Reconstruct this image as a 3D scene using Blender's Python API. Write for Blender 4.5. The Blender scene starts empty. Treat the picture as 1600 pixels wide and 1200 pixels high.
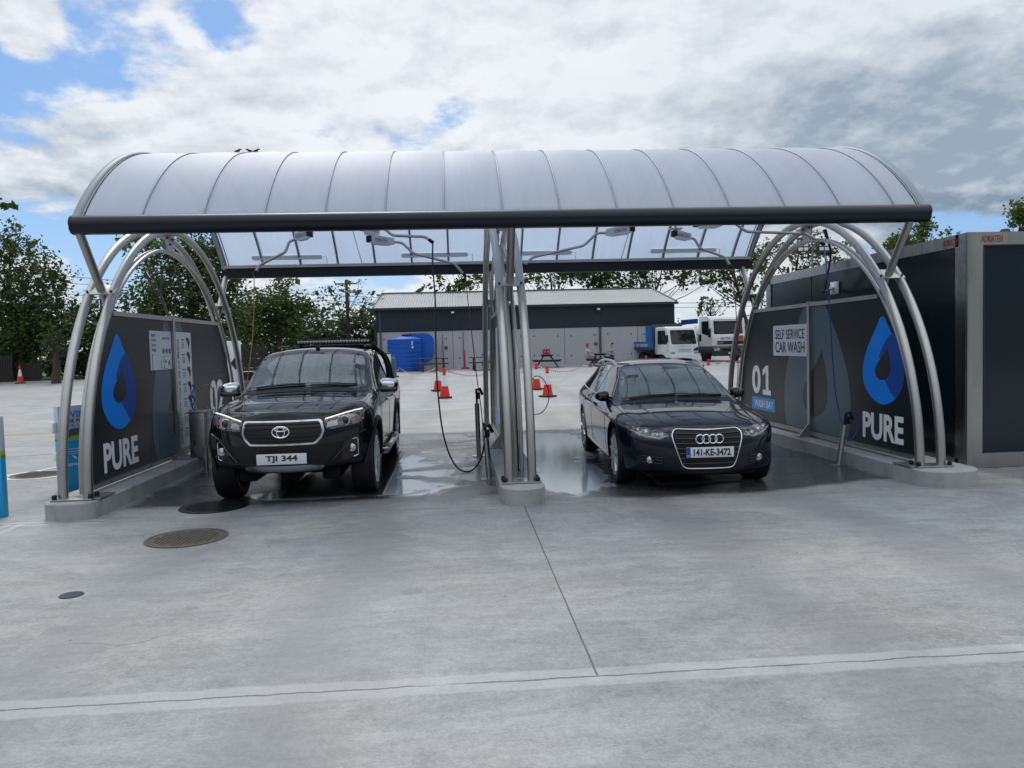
import bpy, bmesh, math, random
from mathutils import Vector, Matrix
from mathutils.bvhtree import BVHTree
from mathutils.geometry import delaunay_2d_cdt
SC = bpy.context.scene
COL = SC.collection
PI = math.pi
rad = math.radians

# ------------------------------------------------------------------ camera
CAMH = 1.65
def cam_axes(yaw, pitch, roll):
    cy, sy = math.cos(yaw), math.sin(yaw)
    fwd = Vector((sy*math.cos(pitch), cy*math.cos(pitch), math.sin(pitch)))
    right = Vector((cy, -sy, 0)); up = right.cross(fwd)
    r2 = right*math.cos(roll) + up*math.sin(roll)
    u2 = up*math.cos(roll) - right*math.sin(roll)
    return r2, u2, fwd
RX, UP, FW = cam_axes(rad(4.1), rad(-2.8), rad(-1.5))
cam = bpy.data.objects.new('camera', bpy.data.cameras.new('camera'))
COL.objects.link(cam)
cam.matrix_world = Matrix(((RX.x, UP.x, -FW.x, 0), (RX.y, UP.y, -FW.y, 0), (RX.z, UP.z, -FW.z, CAMH), (0, 0, 0, 1)))
cam.data.sensor_width = 36; cam.data.lens = 27.0
cam.data.clip_start = 0.05; cam.data.clip_end = 2000
SC.camera = cam
def ray(px, py):            # measured photo position (1600 x 1200) -> direction
    return (RX*((px-800)/1200) - UP*((py-600)/1200) + FW).normalized()
def P(px, py, Y):           # point seen there at distance Y
    d = ray(px, py); t = Y/d.y
    return Vector((d.x*t, Y, CAMH+d.z*t))

def PX(px, py, X):          # point seen there on the plane x = X
    d = ray(px, py); t = X/d.x
    return Vector((X, d.y*t, CAMH+d.z*t))

# ------------------------------------------------------------------ node helper
class NT:
    def __init__(s, nt): s.nt = nt; s.n = nt.nodes; s.l = nt.links
    def new(s, t, **k):
        nd = s.n.new(t)
        for a, b in k.items(): setattr(nd, a, b)
        return nd
    def put(s, sock, v):
        if hasattr(v, 'is_output') or isinstance(v, bpy.types.NodeSocket): s.l.new(v, sock)
        elif v is not None:
            if sock.type == 'RGBA' and not hasattr(v, '__len__'): v = (v, v, v, 1)
            elif sock.type == 'RGBA' and len(v) == 3: v = (*v, 1)
            sock.default_value = v
    def math(s, op, a, b=0.0, clamp=False):
        nd = s.new('ShaderNodeMath', operation=op, use_clamp=clamp); s.put(nd.inputs[0], a); s.put(nd.inputs[1], b); return nd.outputs[0]
    def add(s, a, b): return s.math('ADD', a, b)
    def mul(s, a, b): return s.math('MULTIPLY', a, b)
    def sub(s, a, b): return s.math('SUBTRACT', a, b)
    def mn(s, a, b): return s.math('MINIMUM', a, b)
    def mx(s, a, b): return s.math('MAXIMUM', a, b)
    def vmul(s, v, k):
        nd = s.new('ShaderNodeVectorMath', operation='MULTIPLY'); s.put(nd.inputs[0], v); s.put(nd.inputs[1], k); return nd.outputs[0]
    def vadd(s, v, k):
        nd = s.new('ShaderNodeVectorMath', operation='ADD'); s.put(nd.inputs[0], v); s.put(nd.inputs[1], k); return nd.outputs[0]
    def dot(s, v, k):
        nd = s.new('ShaderNodeVectorMath', operation='DOT_PRODUCT'); s.put(nd.inputs[0], v); s.put(nd.inputs[1], k); return nd.outputs[1]
    def noise(s, vec, scale, detail=4, rough=.55, dist=0.0):
        nd = s.new('ShaderNodeTexNoise'); s.put(nd.inputs['Vector'], vec)
        nd.inputs['Scale'].default_value = scale; nd.inputs['Detail'].default_value = detail
        nd.inputs['Roughness'].default_value = rough; nd.inputs['Distortion'].default_value = dist
        return nd.outputs['Fac']
    def mr(s, v, a, b, c=0.0, d=1.0, smooth=True):
        nd = s.new('ShaderNodeMapRange', interpolation_type='SMOOTHSTEP' if smooth else 'LINEAR')
        for i, x in enumerate((v, a, b, c, d)): s.put(nd.inputs[i], x)
        return nd.outputs[0]
    def mix(s, f, a, b, mode='MIX'):
        nd = s.new('ShaderNodeMix', data_type='RGBA', blend_type=mode); s.put(nd.inputs[0], f); s.put(nd.inputs[6], a); s.put(nd.inputs[7], b); return nd.outputs[2]
    def sep(s, v):
        nd = s.new('ShaderNodeSeparateXYZ'); s.put(nd.inputs[0], v); return nd.outputs
    def comb(s, x, y, z):
        nd = s.new('ShaderNodeCombineXYZ'); s.put(nd.inputs[0], x); s.put(nd.inputs[1], y); s.put(nd.inputs[2], z); return nd.outputs[0]
    def bump(s, h, strength, dist=.01):
        nd = s.new('ShaderNodeBump'); s.put(nd.inputs['Height'], h); nd.inputs['Strength'].default_value = strength; nd.inputs['Distance'].default_value = dist; return nd.outputs[0]
    def pos(s): return s.new('ShaderNodeNewGeometry').outputs['Position']
    def island(s): return s.new('ShaderNodeNewGeometry').outputs['Random Per Island']
    def obj(s): return s.new('ShaderNodeTexCoord').outputs['Object']

# ------------------------------------------------------------------ sky, sun, exposure
SUN_EL, SUN_AZ = rad(52), rad(-14)        # azimuth measured from +Y towards +X
def build_world():
    w = bpy.data.worlds.new('World'); SC.world = w; w.use_nodes = True
    g = NT(w.node_tree); g.n.clear()
    out = g.new('ShaderNodeOutputWorld'); bg = g.new('ShaderNodeBackground'); bg.inputs[1].default_value = .1
    g.l.new(bg.outputs[0], out.inputs[0])
    sky = g.new('ShaderNodeTexSky', sky_type='NISHITA', sun_disc=False)
    sky.sun_elevation = SUN_EL; sky.sun_rotation = SUN_AZ; sky.air_density = 1.0; sky.dust_density = .6; sky.ozone_density = 2.0
    D = g.new('ShaderNodeTexCoord').outputs['Generated']
    x, y, z = g.sep(D)
    zc = g.add(g.mx(z, 0.0), .30)
    p = g.comb(g.math('DIVIDE', x, zc), g.math('DIVIDE', y, zc), 0.0)
    def blob(px, py, r0, r1):
        d = ray(px, py)
        return g.mr(g.dot(D, (d.x, d.y, d.z)), math.cos(rad(r1)), math.cos(rad(r0)))
    sp = Vector((math.sin(SUN_AZ)*math.cos(SUN_EL), math.cos(SUN_AZ)*math.cos(SUN_EL), 0))/(math.sin(SUN_EL)+.30)
    def dens_(q):
        a = g.noise(q, 2.3, 9, .58, .05); b_ = g.noise(g.vadd(q, (5.1, 2.2, 1.0)), 6.5, 7, .60, .1)
        return g.add(g.mul(a, .55), g.mul(b_, .52))
    n = dens_(p)
    to_sun = g.new('ShaderNodeVectorMath', operation='SUBTRACT'); to_sun.inputs[0].default_value = sp; g.l.new(p, to_sun.inputs[1])
    nrm = g.new('ShaderNodeVectorMath', operation='NORMALIZE'); g.l.new(to_sun.outputs[0], nrm.inputs[0])
    nshift = dens_(g.vadd(p, g.vmul(nrm.outputs[0], (.06, .06, 0))))
    relief = g.sub(n, nshift)          # lit on the side towards the sun
    n2 = g.noise(g.vadd(p, (3.7, 1.3, .4)), 1.1, 4, .55, .2)
    bias = .085
    for (px, py, r0, r1, k) in ((90, 70, 1, 9, -.105), (230, 5, 1, 7, -.12), (40, 235, 1, 10, -.13), (-120, 150, 1, 9, -.08), (385, 40, 0, 4.0, -.16), (735, 172, 0, 4, -.17), (510, 226, 0, 3.5, -.16), (625, 198, 0, 4, -.15),
                                (250, 395, 1, 6, -.22), (95, 398, 1, 5, -.2), (560, 440, 1, 7, -.14), (1500, 366, 0, 4.5, -.38), (1430, 366, 0, 4, -.30), (1590, 366, 0, 4.5, -.34), (1310, 395, 0, 3, -.3), (1540, 235, 2, 8, .3),
                                (330, 130, 2, 12, .10), (40, 325, 1, 8, .16), (20, 25, 0, 3, .2), (900, 60, 4, 24, .14), (1350, 200, 4, 20, .2)):
        bias = g.add(bias, g.mul(blob(px, py, r0, r1), k))
    cov = g.mr(g.add(n, bias), .455, .58)
    dark = g.add(g.mul(blob(1420, 225, 1, 10), .36), g.mul(blob(1180, 205, 1, 9), .30))
    for (px, py, r0, r1, k) in ((1640, 240, 1, 11, .36), (1300, 290, 1, 8, .2), (1520, 290, 1, 7, .1), (800, 90, 1, 11, .05), (80, 320, 1, 8, .10), (420, 190, 1, 8, .06), (1000, 30, 2, 14, -.08), (1500, 20, 2, 12, -.10)):
        dark = g.add(dark, g.mul(blob(px, py, r0, r1), k))
    n3 = g.noise(g.vadd(p, (8.1, 4.4, 0)), 4.2, 8, .62, .1)
    sh = g.mr(g.add(g.add(g.add(g.mul(n2, .40), g.mul(n3, .65)), dark), g.mul(relief, -2.2)), .43, 1.16, smooth=False)
    sh = g.mx(0.0, g.mn(1.0, sh))
    cl = g.mix(sh, (6.5, 6.85, 7.2), (1.85, 2.45, 3.1))
    # thin edges of the cloud let more light through
    edge = g.mr(g.add(n, bias), .62, .9)
    cl = g.mix(g.mul(edge, .25), cl, (4.7, 5.2, 5.75))
    glow = g.mul(blob(620, -260, 4, 34), .25)
    cl = g.mix(glow, cl, (8.4, 8.5, 8.7))
    low = g.mr(z, .0, .10, .75, 0.0)
    cl = g.mix(low, cl, (5.5, 6.0, 6.6))
    skc = g.mix(.55, sky.outputs[0], (1.1, 2.9, 6.2))
    fin = g.mix(g.mul(cov, .97), skc, cl)
    up = g.mr(z, .45, .75, 1.0, 1.65)  # unseen overhead sky brightened to add light from above
    fin = g.mix(1.0, fin, g.comb(up, up, up), 'MULTIPLY')
    # dark band added low in the unseen sky behind the viewer, dims reflections
    back = g.mul(g.mr(y, .25, -.25), g.mr(z, .42, .08))
    fin = g.mix(g.mul(back, .86), fin, (.75, .9, 1.15))
    g.l.new(fin, bg.inputs[0])
build_world()
sun = bpy.data.objects.new('sun', bpy.data.lights.new('sun', 'SUN')); COL.objects.link(sun)
sun.data.energy = 1.1; sun.data.angle = rad(22); sun.data.color = (1, .96, .9)
sd = Vector((math.sin(SUN_AZ)*math.cos(SUN_EL), math.cos(SUN_AZ)*math.cos(SUN_EL), math.sin(SUN_EL)))
sun.rotation_euler = sd.to_track_quat('Z', 'Y').to_euler()
SC.view_settings.view_transform = 'Standard'; SC.view_settings.look = 'None'
SC.view_settings.exposure = 0.36; SC.view_settings.gamma = 1; SC.view_settings.use_curve_mapping = False
SC.cycles.max_bounces = 6; SC.cycles.transparent_max_bounces = 8
SC.cycles.sample_clamp_indirect = 6

# ------------------------------------------------------------------ materials
MATS = {}
def mat(name, base, rough=.5, metal=0.0, spec=.5, coat=0.0, coat_rough=.03, var=0.0, vscale=3.0, bump=0.0, bscale=40.0, emit=None, estr=0.0, trans=0.0, stretch=(1, 1, 1), rvar=0.0, dirt=0.0):
    if name in MATS: return MATS[name]
    m = bpy.data.materials.new(name); m.use_nodes = True
    g = NT(m.node_tree); b = g.n['Principled BSDF']
    c = (*base, 1)
    b.inputs['Base Color'].default_value = c; b.inputs['Roughness'].default_value = rough; b.inputs['Metallic'].default_value = metal
    b.inputs['Specular IOR Level'].default_value = spec; b.inputs['Coat Weight'].default_value = coat; b.inputs['Coat Roughness'].default_value = coat_rough
    b.inputs['Transmission Weight'].default_value = trans
    if var or rvar or bump or dirt: o = g.vmul(g.pos(), stretch)
    if var or dirt:
        n = g.noise(o, vscale, 5, .6)
        col = g.mix(n, tuple(x*(1-var) for x in base), tuple(min(1, x*(1+var)) for x in base))
        if dirt:
            col = g.mix(g.mul(g.mr(g.noise(o, vscale*.5, 7, .65), .48, .72), dirt), col, (.16, .14, .11))
        g.l.new(col, b.inputs['Base Color'])
    if rvar:
        g.l.new(g.mr(g.noise(o, vscale*1.7, 5, .6), .3, .7, max(0, rough-rvar), rough+rvar), b.inputs['Roughness'])
    if bump:
        g.l.new(g.bump(g.noise(o, bscale, 4, .6), bump), b.inputs['Normal'])
    if emit: b.inputs['Emission Color'].default_value = (*emit, 1); b.inputs['Emission Strength'].default_value = estr
    MATS[name] = m
    return m
def M_():
    mat('stainless_steel', (.42, .415, .40), .38, 1.0, var=.12, vscale=2.2, rvar=.06, stretch=(1, 1, .6))
    mat('brushed_trim', (.40, .395, .385), .30, 1.0, var=.2, vscale=1.1, rvar=.08, bump=.05, bscale=60, stretch=(3, 3, .3))
    mat('beam_grey', (.008, .013, .021), .36, 0, .35, var=.15, vscale=1.0, rvar=.06)
    mat('panel_grey', (.010, .015, .019), .28, 0, .32, var=.10, vscale=.9, dirt=.03, stretch=(1.5, 1.5, .5))
    mat('container_panel', (.010, .019, .028), .16, 0, .4, var=.10, vscale=.8, bump=.015, bscale=1.2)
    mat('logo_blue', (.002, .25, .90), .4, 0, .15, var=.06)
    mat('logo_navy', (.010, .07, .36), .4, 0, .15, var=.06)
    mat('ghost_teal', (.058, .118, .145), .32, var=.08)
    mat('white_vinyl', (.86, .87, .89), .4, var=.04)
    mat('sign_white', (.74, .76, .79), .45, var=.04)
    mat('black_vinyl', (.012, .012, .014), .5)
    mat('text_grey', (.10, .11, .13), .5)
    mat('label_blue', (.02, .27, .70), .4)
    mat('red_print', (.30, .04, .035), .5)
    mat('concrete_kerb', (.33, .34, .34), .85, var=.3, vscale=7, bump=.5, bscale=55, dirt=.7, stretch=(1, 1, .45))
    mat('black_rubber', (.012, .012, .012), .6, var=.3, vscale=8)
    mat('tyre_rubber', (.010, .010, .011), .5, 0, .25, var=.3, vscale=12)
    mat('plastic_black', (.010, .010, .011), .45, 0, .25, var=.2, vscale=9)
    mat('gloss_black', (.004, .004, .005), .12, coat=.5)
    mat('chrome', (.80, .82, .85), .10, 1.0)
    mat('satin_silver', (.50, .52, .55), .32, 1.0)
    mat('alloy', (.60, .61, .63), .35, .55)
    mat('alloy_dark', (.05, .05, .055), .3, .6)
    mat('lamp_glass', (.10, .105, .11), .10, .4, .6, coat=1.0)
    mat('lamp_inner', (.55, .57, .6), .15, .9)
    mat('drl', (.9, .88, .75), .3, emit=(1, .93, .70), estr=.55)
    mat('amber', (.30, .075, .02), .2)
    mat('hose_black', (.01, .01, .012), .45)
    mat('hose_blue', (.01, .05, .30), .45)
    mat('hose_yellow', (.42, .33, .04), .5)
    mat('hose_red', (.20, .025, .02), .5)
    mat('cone_red', (.62, .022, .012), .5, var=.12, vscale=6, dirt=.15)
    mat('cone_white', (.72, .73, .78), .4, var=.08, vscale=6, dirt=.2)
    mat('cast_iron', (.105, .088, .07), .6, .2, var=.4, vscale=14)
    mat('cast_iron_wet', (.02, .02, .02), .28, .3, var=.4, vscale=14)
    mat('tank_blue', (.003, .085, .45), .38, var=.12, vscale=1.5)
    mat('cladding_navy', (.008, .017, .028), .42, var=.12, vscale=.6)
    mat('precast', (.40, .415, .44), .8, var=.14, vscale=.8, bump=.1, bscale=20, stretch=(1, 1, .5), dirt=.15)
    mat('roof_metal', (.20, .21, .225), .40, .75, var=.2, vscale=.7, rvar=.06)
    mat('gutter_dark', (.02, .025, .03), .45)
    mat('downpipe_grey', (.07, .08, .09), .5)
    mat('truck_white', (.66, .68, .70), .3, coat=.4, var=.06, vscale=2, dirt=.12)
    mat('truck_blue', (.012, .12, .40), .4)
    mat('truck_dark', (.045, .055, .065), .5, var=.1)
    mat('chassis', (.006, .006, .007), .7, 0, .1)
    mat('glass_dark', (.008, .012, .014), .04, 0, .6)
    mat('orange_plate', (.62, .16, .02), .5)
    mat('picnic_black', (.012, .012, .013), .55, var=.3)
    mat('skin', (.45, .25, .18), .55)
    mat('hair_red', (.16, .032, .012), .55)
    mat('hair_dark', (.012, .009, .008), .5)
    mat('shirt_grey', (.42, .42, .44), .8)
    mat('skirt_grey', (.17, .17, .18), .8)
    mat('shirt_blue', (.25, .36, .58), .8)
    mat('trouser_dark', (.03, .032, .04), .8)
    mat('totem_blue', (.005, .30, .62), .35)
    mat('totem_lime', (.33, .42, .02), .4)
    mat('totem_light', (.50, .55, .66), .4)
    mat('fence_dark', (.012, .012, .013), .7, var=.4, vscale=3)
    mat('bark', (.055, .045, .035), .9, var=.35, vscale=6, bump=.4, bscale=20)
    mat('plate_white', (.60, .62, .66), .4)
    mat('plate_blue', (.01, .06, .32), .4)
    mat('yellow_sack', (.42, .32, .05), .7)
    mat('red_plastic', (.33, .03, .03), .45)
    mat('rust_red', (.14, .035, .025), .7, var=.2)
    mat('tape_white', (.7, .7, .7), .5)
    mat('tape_red', (.55, .03, .03), .5)
    mat('lamp_housing', (.62, .63, .65), .5)
    mat('strip_lavender', (.24, .265, .35), .4)
    mat('rib_grey', (.34, .35, .37), .45, .3)
    mat('edge_rail', (.20, .25, .28), .5)
    mat('pole_grey', (.2, .21, .22), .5, .5)
    mat('bird', (.02, .02, .022), .7)
    mat('line_white', (.62, .63, .63), .7, var=.15, vscale=8)
    mat('line_yellow', (.45, .33, .12), .7, var=.25, vscale=8)
    mat('weld_dark', (.02, .02, .02), .6)
M_()
def mat_paint(name, base, flake):
    m = mat(name, base, .35, .0, .04, coat=.85, coat_rough=.012)
    g = NT(m.node_tree); b = g.n['Principled BSDF']
    n = g.noise(g.obj(), 900, 1, .5)
    g.l.new(g.mix(n, base, flake), b.inputs['Base Color'])
    # water beads left by the wash: fine bumps in the clear coat
    o = g.obj(); v = g.new('ShaderNodeTexVoronoi'); g.l.new(o, v.inputs['Vector']); v.inputs['Scale'].default_value = 70
    h = g.mul(g.mr(v.outputs['Distance'], .0, .35, 1, 0), g.mr(g.noise(o, 5, 3), .5, .62))
    bp = g.bump(h, .05, .002); g.l.new(bp, b.inputs['Coat Normal'])
    return m
mat_paint('paint_black', (.0022, .0025, .0035), (.005, .0055, .008))
mat_paint('paint_navy', (.002, .003, .007), (.005, .008, .018))
def mat_leaf(name, c0, c1, tr=.35):
    m = bpy.data.materials.new(name); m.use_nodes = True; g = NT(m.node_tree); b = g.n['Principled BSDF']
    out = g.n['Material Output']
    isl = g.island(); n = g.noise(g.pos(), .55, 3)
    f = g.add(g.mul(isl, .55), g.mul(g.mr(n, .3, .7), .5))
    col = g.mix(f, c0, c1)
    g.l.new(col, b.inputs['Base Color']); b.inputs['Roughness'].default_value = .55; b.inputs['Specular IOR Level'].default_value = .25
    t = g.new('ShaderNodeBsdfTranslucent'); g.l.new(g.mix(.5, col, (.10, .16, .02)), t.inputs[0])
    ms = g.new('ShaderNodeMixShader'); ms.inputs[0].default_value = tr
    g.l.new(b.outputs[0], ms.inputs[1]); g.l.new(t.outputs[0], ms.inputs[2]); g.l.new(ms.outputs[0], out.inputs[0])
    MATS[name] = m
mat_leaf('leaf_dark', (.022, .042, .011), (.075, .112, .030), .26)
mat_leaf('leaf_mid', (.028, .054, .013), (.085, .125, .032), .34)
mat_leaf('leaf_light', (.035, .058, .014), (.10, .13, .035), .35)
mat_leaf('leaf_hedge', (.022, .038, .012), (.075, .10, .030), .22)
def mat_poly():
    m = bpy.data.materials.new('polycarbonate'); m.use_nodes = True; g = NT(m.node_tree); g.n.clear()
    out = g.new('ShaderNodeOutputMaterial')
    p = g.pos(); x, y, z = g.sep(p)
    flute = g.noise(g.comb(g.mul(x, 42), g.mul(y, .5), g.mul(z, .5)), 1.0, 2, .5)
    cloud = g.noise(p, 1.3, 4, .55)
    k = g.add(g.mul(flute, .25), g.mul(cloud, .35))
    rnd = g.new('ShaderNodeObjectInfo').outputs['Random']
    streak = g.noise(g.comb(g.mul(x, 7), g.mul(y, .35), g.mul(z, .35)), 1.0, 5, .65)
    k = g.add(g.add(k, g.mul(rnd, .22)), g.mul(g.sub(streak, .5), .7))
    col = g.mix(k, (.60, .65, .78), (.76, .80, .89))
    tl = g.new('ShaderNodeBsdfTranslucent'); g.l.new(g.mix(1.0, col, (.80, .90, .98), 'MULTIPLY'), tl.inputs[0])
    df = g.new('ShaderNodeBsdfDiffuse'); g.l.new(col, df.inputs[0])
    tp = g.new('ShaderNodeBsdfTransparent'); tp.inputs[0].default_value = (.75, .82, .93, 1)
    gl = g.new('ShaderNodeBsdfGlossy'); gl.inputs['Roughness'].default_value = .5
    a = g.new('ShaderNodeMixShader'); a.inputs[0].default_value = .46; g.l.new(tl.outputs[0], a.inputs[1]); g.l.new(df.outputs[0], a.inputs[2])
    b = g.new('ShaderNodeMixShader'); g.put(b.inputs[0], g.mr(k, .1, .5, .08, .04)); g.l.new(a.outputs[0], b.inputs[1]); g.l.new(tp.outputs[0], b.inputs[2])
    lw = g.new('ShaderNodeLayerWeight'); lw.inputs[0].default_value = .5
    frs = g.math('MULTIPLY_ADD', g.math('POWER', lw.outputs['Facing'], 4.5), .30); frs.node.inputs[2].default_value = .04
    bp = g.bump(flute, .12, .01); g.l.new(bp, gl.inputs['Normal'])
    c = g.new('ShaderNodeMixShader'); g.l.new(frs, c.inputs[0]); g.l.new(b.outputs[0], c.inputs[1]); g.l.new(gl.outputs[0], c.inputs[2])
    g.l.new(c.outputs[0], out.inputs[0]); MATS['polycarbonate'] = m
mat_poly()
def mat_lamp():
    # moulded reflector facets behind the clear cover
    m = M_lamp = MATS['lamp_glass']; g = NT(m.node_tree); b = g.n['Principled BSDF']
    v = g.new('ShaderNodeTexVoronoi'); g.l.new(g.vmul(g.obj(), (1, 1, 1.6)), v.inputs['Vector']); v.inputs['Scale'].default_value = 26
    g.l.new(g.mix(g.mr(g.sep(v.outputs['Color'])[0], .25, .95), (.03, .033, .038), (.20, .21, .23)), b.inputs['Base Color'])
mat_lamp()
M = MATS

# ------------------------------------------------------------------ mesh helpers
class MB:
    def __init__(s): s.v = []; s.f = []; s.mi = []; s.cur = 0
    def face(s, idx): s.f.append(tuple(idx)); s.mi.append(s.cur)
    def addv(s, pts):
        b = len(s.v); s.v.extend([tuple(p) for p in pts]); return b
    def box(s, c, d, bev=0.0, rot=None):
        hx, hy, hz = d[0]/2, d[1]/2, d[2]/2
        R = rot if rot is not None else Matrix.Identity(3); c = Vector(c)
        if bev <= 0:
            co = [(-hx,-hy,-hz),(hx,-hy,-hz),(hx,hy,-hz),(-hx,hy,-hz),(-hx,-hy,hz),(hx,-hy,hz),(hx,hy,hz),(-hx,hy,hz)]
            b = s.addv([c+R@Vector(p) for p in co])
            for q in ((0,3,2,1),(4,5,6,7),(0,1,5,4),(1,2,6,5),(2,3,7,6),(3,0,4,7)): s.face([b+i for i in q])
        else:
            bm = bmesh.new(); bmesh.ops.create_cube(bm, size=1)
            for v in bm.verts: v.co = Vector((v.co.x*d[0], v.co.y*d[1], v.co.z*d[2]))
            bmesh.ops.bevel(bm, geom=bm.edges[:], offset=bev, segments=2, affect='EDGES', profile=.5)
            s.bm(bm, Matrix.Translation(c) @ R.to_4x4()); bm.free()
        return s
    def bm(s, bm, mx=Matrix.Identity(4)):
        bm.verts.index_update(); b = s.addv([mx@v.co for v in bm.verts])
        for f in bm.faces: s.face([b+v.index for v in f.verts])
    def tube(s, pts, r, n=10, closed=False, rr=None, cap=True, flat=None):
        pts = [Vector(p) for p in pts]; L = len(pts); rings = []
        t0 = (pts[1]-pts[0]).normalized(); up = Vector((0, 0, 1)) if abs(t0.z) < .9 else Vector((1, 0, 0))
        a = t0.cross(up).normalized()
        for i in range(L):
            if closed: t = pts[(i+1) % L]-pts[i-1]
            else: t = pts[min(i+1, L-1)]-pts[max(i-1, 0)]
            t.normalize(); a = (a-t*a.dot(t)).normalized(); bb = t.cross(a)
            R = rr[i] if rr else r
            fx, fy = flat if flat else (1, 1)
            rings.append(s.addv([pts[i]+(a*math.cos(2*PI*k/n)*fx+bb*math.sin(2*PI*k/n)*fy)*R for k in range(n)]))
        for i in range(L if closed else L-1):
            p, q = rings[i], rings[(i+1) % L]
            for k in range(n): s.face((p+k, p+(k+1) % n, q+(k+1) % n, q+k))
        if not closed and cap:
            s.face([rings[0]+k for k in range(n)][::-1]); s.face([rings[-1]+k for k in range(n)])
        return s
    def lathe(s, prof, c, axis='Z', n=24, cap=True):
        c = Vector(c); ring = []
        for (r, h) in prof:
            pts = []
            for k in range(n):
                a = 2*PI*k/n; u, w = r*math.cos(a), r*math.sin(a)
                pts.append(c+(Vector((u, w, h)) if axis == 'Z' else Vector((h, u, w)) if axis == 'X' else Vector((w, h, u))))
            ring.append(s.addv(pts))
        for i in range(len(prof)-1):
            p, q = ring[i], ring[i+1]
            for k in range(n): s.face((p+k, p+(k+1) % n, q+(k+1) % n, q+k))
        if cap:
            if prof[0][0] > 1e-4: s.face([ring[0]+k for k in range(n)][::-1])
            if prof[-1][0] > 1e-4: s.face([ring[-1]+k for k in range(n)])
        return s
    def prism(s, poly, o, u, v, th):
        # polygon (2D) in the plane o + a u + b v, extruded by th along u x v
        o, u, v = Vector(o), Vector(u), Vector(v); w = u.cross(v).normalized()*th
        n = len(poly); A = s.addv([o+u*a+v*b+w for a, b in poly]); B = s.addv([o+u*a+v*b for a, b in poly])
        s.face([A+i for i in range(n)]); s.face([B+i for i in range(n)][::-1])
        for i in range(n): s.face((A+i, B+i, B+(i+1) % n, A+(i+1) % n))
        return s
    def bar(s, a, b, w, h, up=(0, 0, 1)):
        a, b = Vector(a), Vector(b); t = (b-a); L = t.length; t.normalize(); up = Vector(up)
        sx = t.cross(up).normalized(); uz = sx.cross(t)
        R = Matrix((sx, t, uz)).transposed()
        return s.box((a+b)/2, (w, L, h), 0, R)
    def build(s, name, m, parent=None, sharp=35, smooth=True, local=False):
        me = bpy.data.meshes.new(name); me.from_pydata(s.v, [], s.f); me.update()
        for mm in (m if isinstance(m, (list, tuple)) else [m]): me.materials.append(M[mm] if isinstance(mm, str) else mm)
        if any(s.mi): me.polygons.foreach_set('material_index', s.mi)
        bm = bmesh.new(); bm.from_mesh(me); bmesh.ops.recalc_face_normals(bm, faces=bm.faces); bm.to_mesh(me); bm.free()
        return link(name, me, parent, sharp, smooth)
def link(name, me, parent=None, sharp=35, smooth=True):
    if smooth:
        me.polygons.foreach_set('use_smooth', [True]*len(me.polygons))
        me.set_sharp_from_angle(angle=rad(sharp))
    o = bpy.data.objects.new(name, me); COL.objects.link(o)
    if parent:
        r = parent
        while r.parent: r = r.parent
        me.transform(r.matrix_basis.inverted()); o.parent = parent
    return o
def tag(o, label=None, cat=None, group=None, kind=None):
    if label: o['label'] = label
    if cat: o['category'] = cat
    if group: o['group'] = group
    if kind: o['kind'] = kind
    return o
def empty(name, loc, label, cat, group=None):
    o = bpy.data.objects.new(name, None); COL.objects.link(o); o.location = loc; o.empty_display_size = .2
    return tag(o, label, cat, group)
def copy_tree(o, parent=None, label=None):
    c = o.copy(); COL.objects.link(c); c.parent = parent
    if label: c['label'] = label
    for ch in list(o.children): copy_tree(ch, c)
    return c
def text(name, s, c, right, up, h, m, parent=None, w=None, ext=.003, bold=0.0, align='CENTER'):
    cu = bpy.data.curves.new('txt', 'FONT'); cu.body = s; cu.size = 1.0; cu.extrude = 0.0; cu.offset = bold; cu.resolution_u = 4
    ob = bpy.data.objects.new('txt', cu); COL.objects.link(ob)
    me = bpy.data.meshes.new_from_object(ob.evaluated_get(bpy.context.evaluated_depsgraph_get()))
    bpy.data.objects.remove(ob); bpy.data.curves.remove(cu)
    xs = [v.co.x for v in me.vertices]; ys = [v.co.y for v in me.vertices]
    x0, x1, y0, y1 = min(xs), max(xs), min(ys), max(ys)
    k = h/(y1-y0); kx = (w/(x1-x0)) if w else k
    c, right, up = Vector(c), Vector(right).normalized(), Vector(up).normalized(); nn = right.cross(up)
    ax = {'CENTER': (x0+x1)/2, 'LEFT': x0, 'RIGHT': x1}[align]
    for v in me.vertices:
        v.co = c+right*(v.co.x-ax)*kx+up*(v.co.y-(y0+y1)/2)*k+nn*ext
    me.name = name; me.materials.clear(); me.materials.append(M[m])
    return link(name, me, parent, smooth=False)
def gz(y): return .4*max(0.0, min(1.0, (y-28)/20))
def inpoly(p, poly):
    x, y = p; r = False; n = len(poly)
    for i in range(n):
        (x1, y1), (x2, y2) = poly[i], poly[i-1]
        if (y1 > y) != (y2 > y) and x < (x2-x1)*(y-y1)/(y2-y1)+x1: r = not r
    return r
def dens(poly, step, closed=True):
    out = []; n = len(poly)
    for i in range(n if closed else n-1):
        a, b = Vector(poly[i]), Vector(poly[(i+1) % n]); k = max(1, int((b-a).length/step))
        for j in range(k): out.append(tuple(a+(b-a)*j/k))
    if not closed: out.append(tuple(poly[-1]))
    return out
def roundpoly(poly, r=.02, n=3):
    out = []; L = len(poly)
    for i in range(L):
        p0, p, p1 = Vector(poly[i-1]), Vector(poly[i]), Vector(poly[(i+1) % L])
        a = p+(p0-p).normalized()*min(r, (p0-p).length*.45); b = p+(p1-p).normalized()*min(r, (p1-p).length*.45)
        for j in range(n+1):
            t = j/n; out.append(tuple((1-t)**2*a+2*t*(1-t)*p+t*t*b))
    return out
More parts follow.
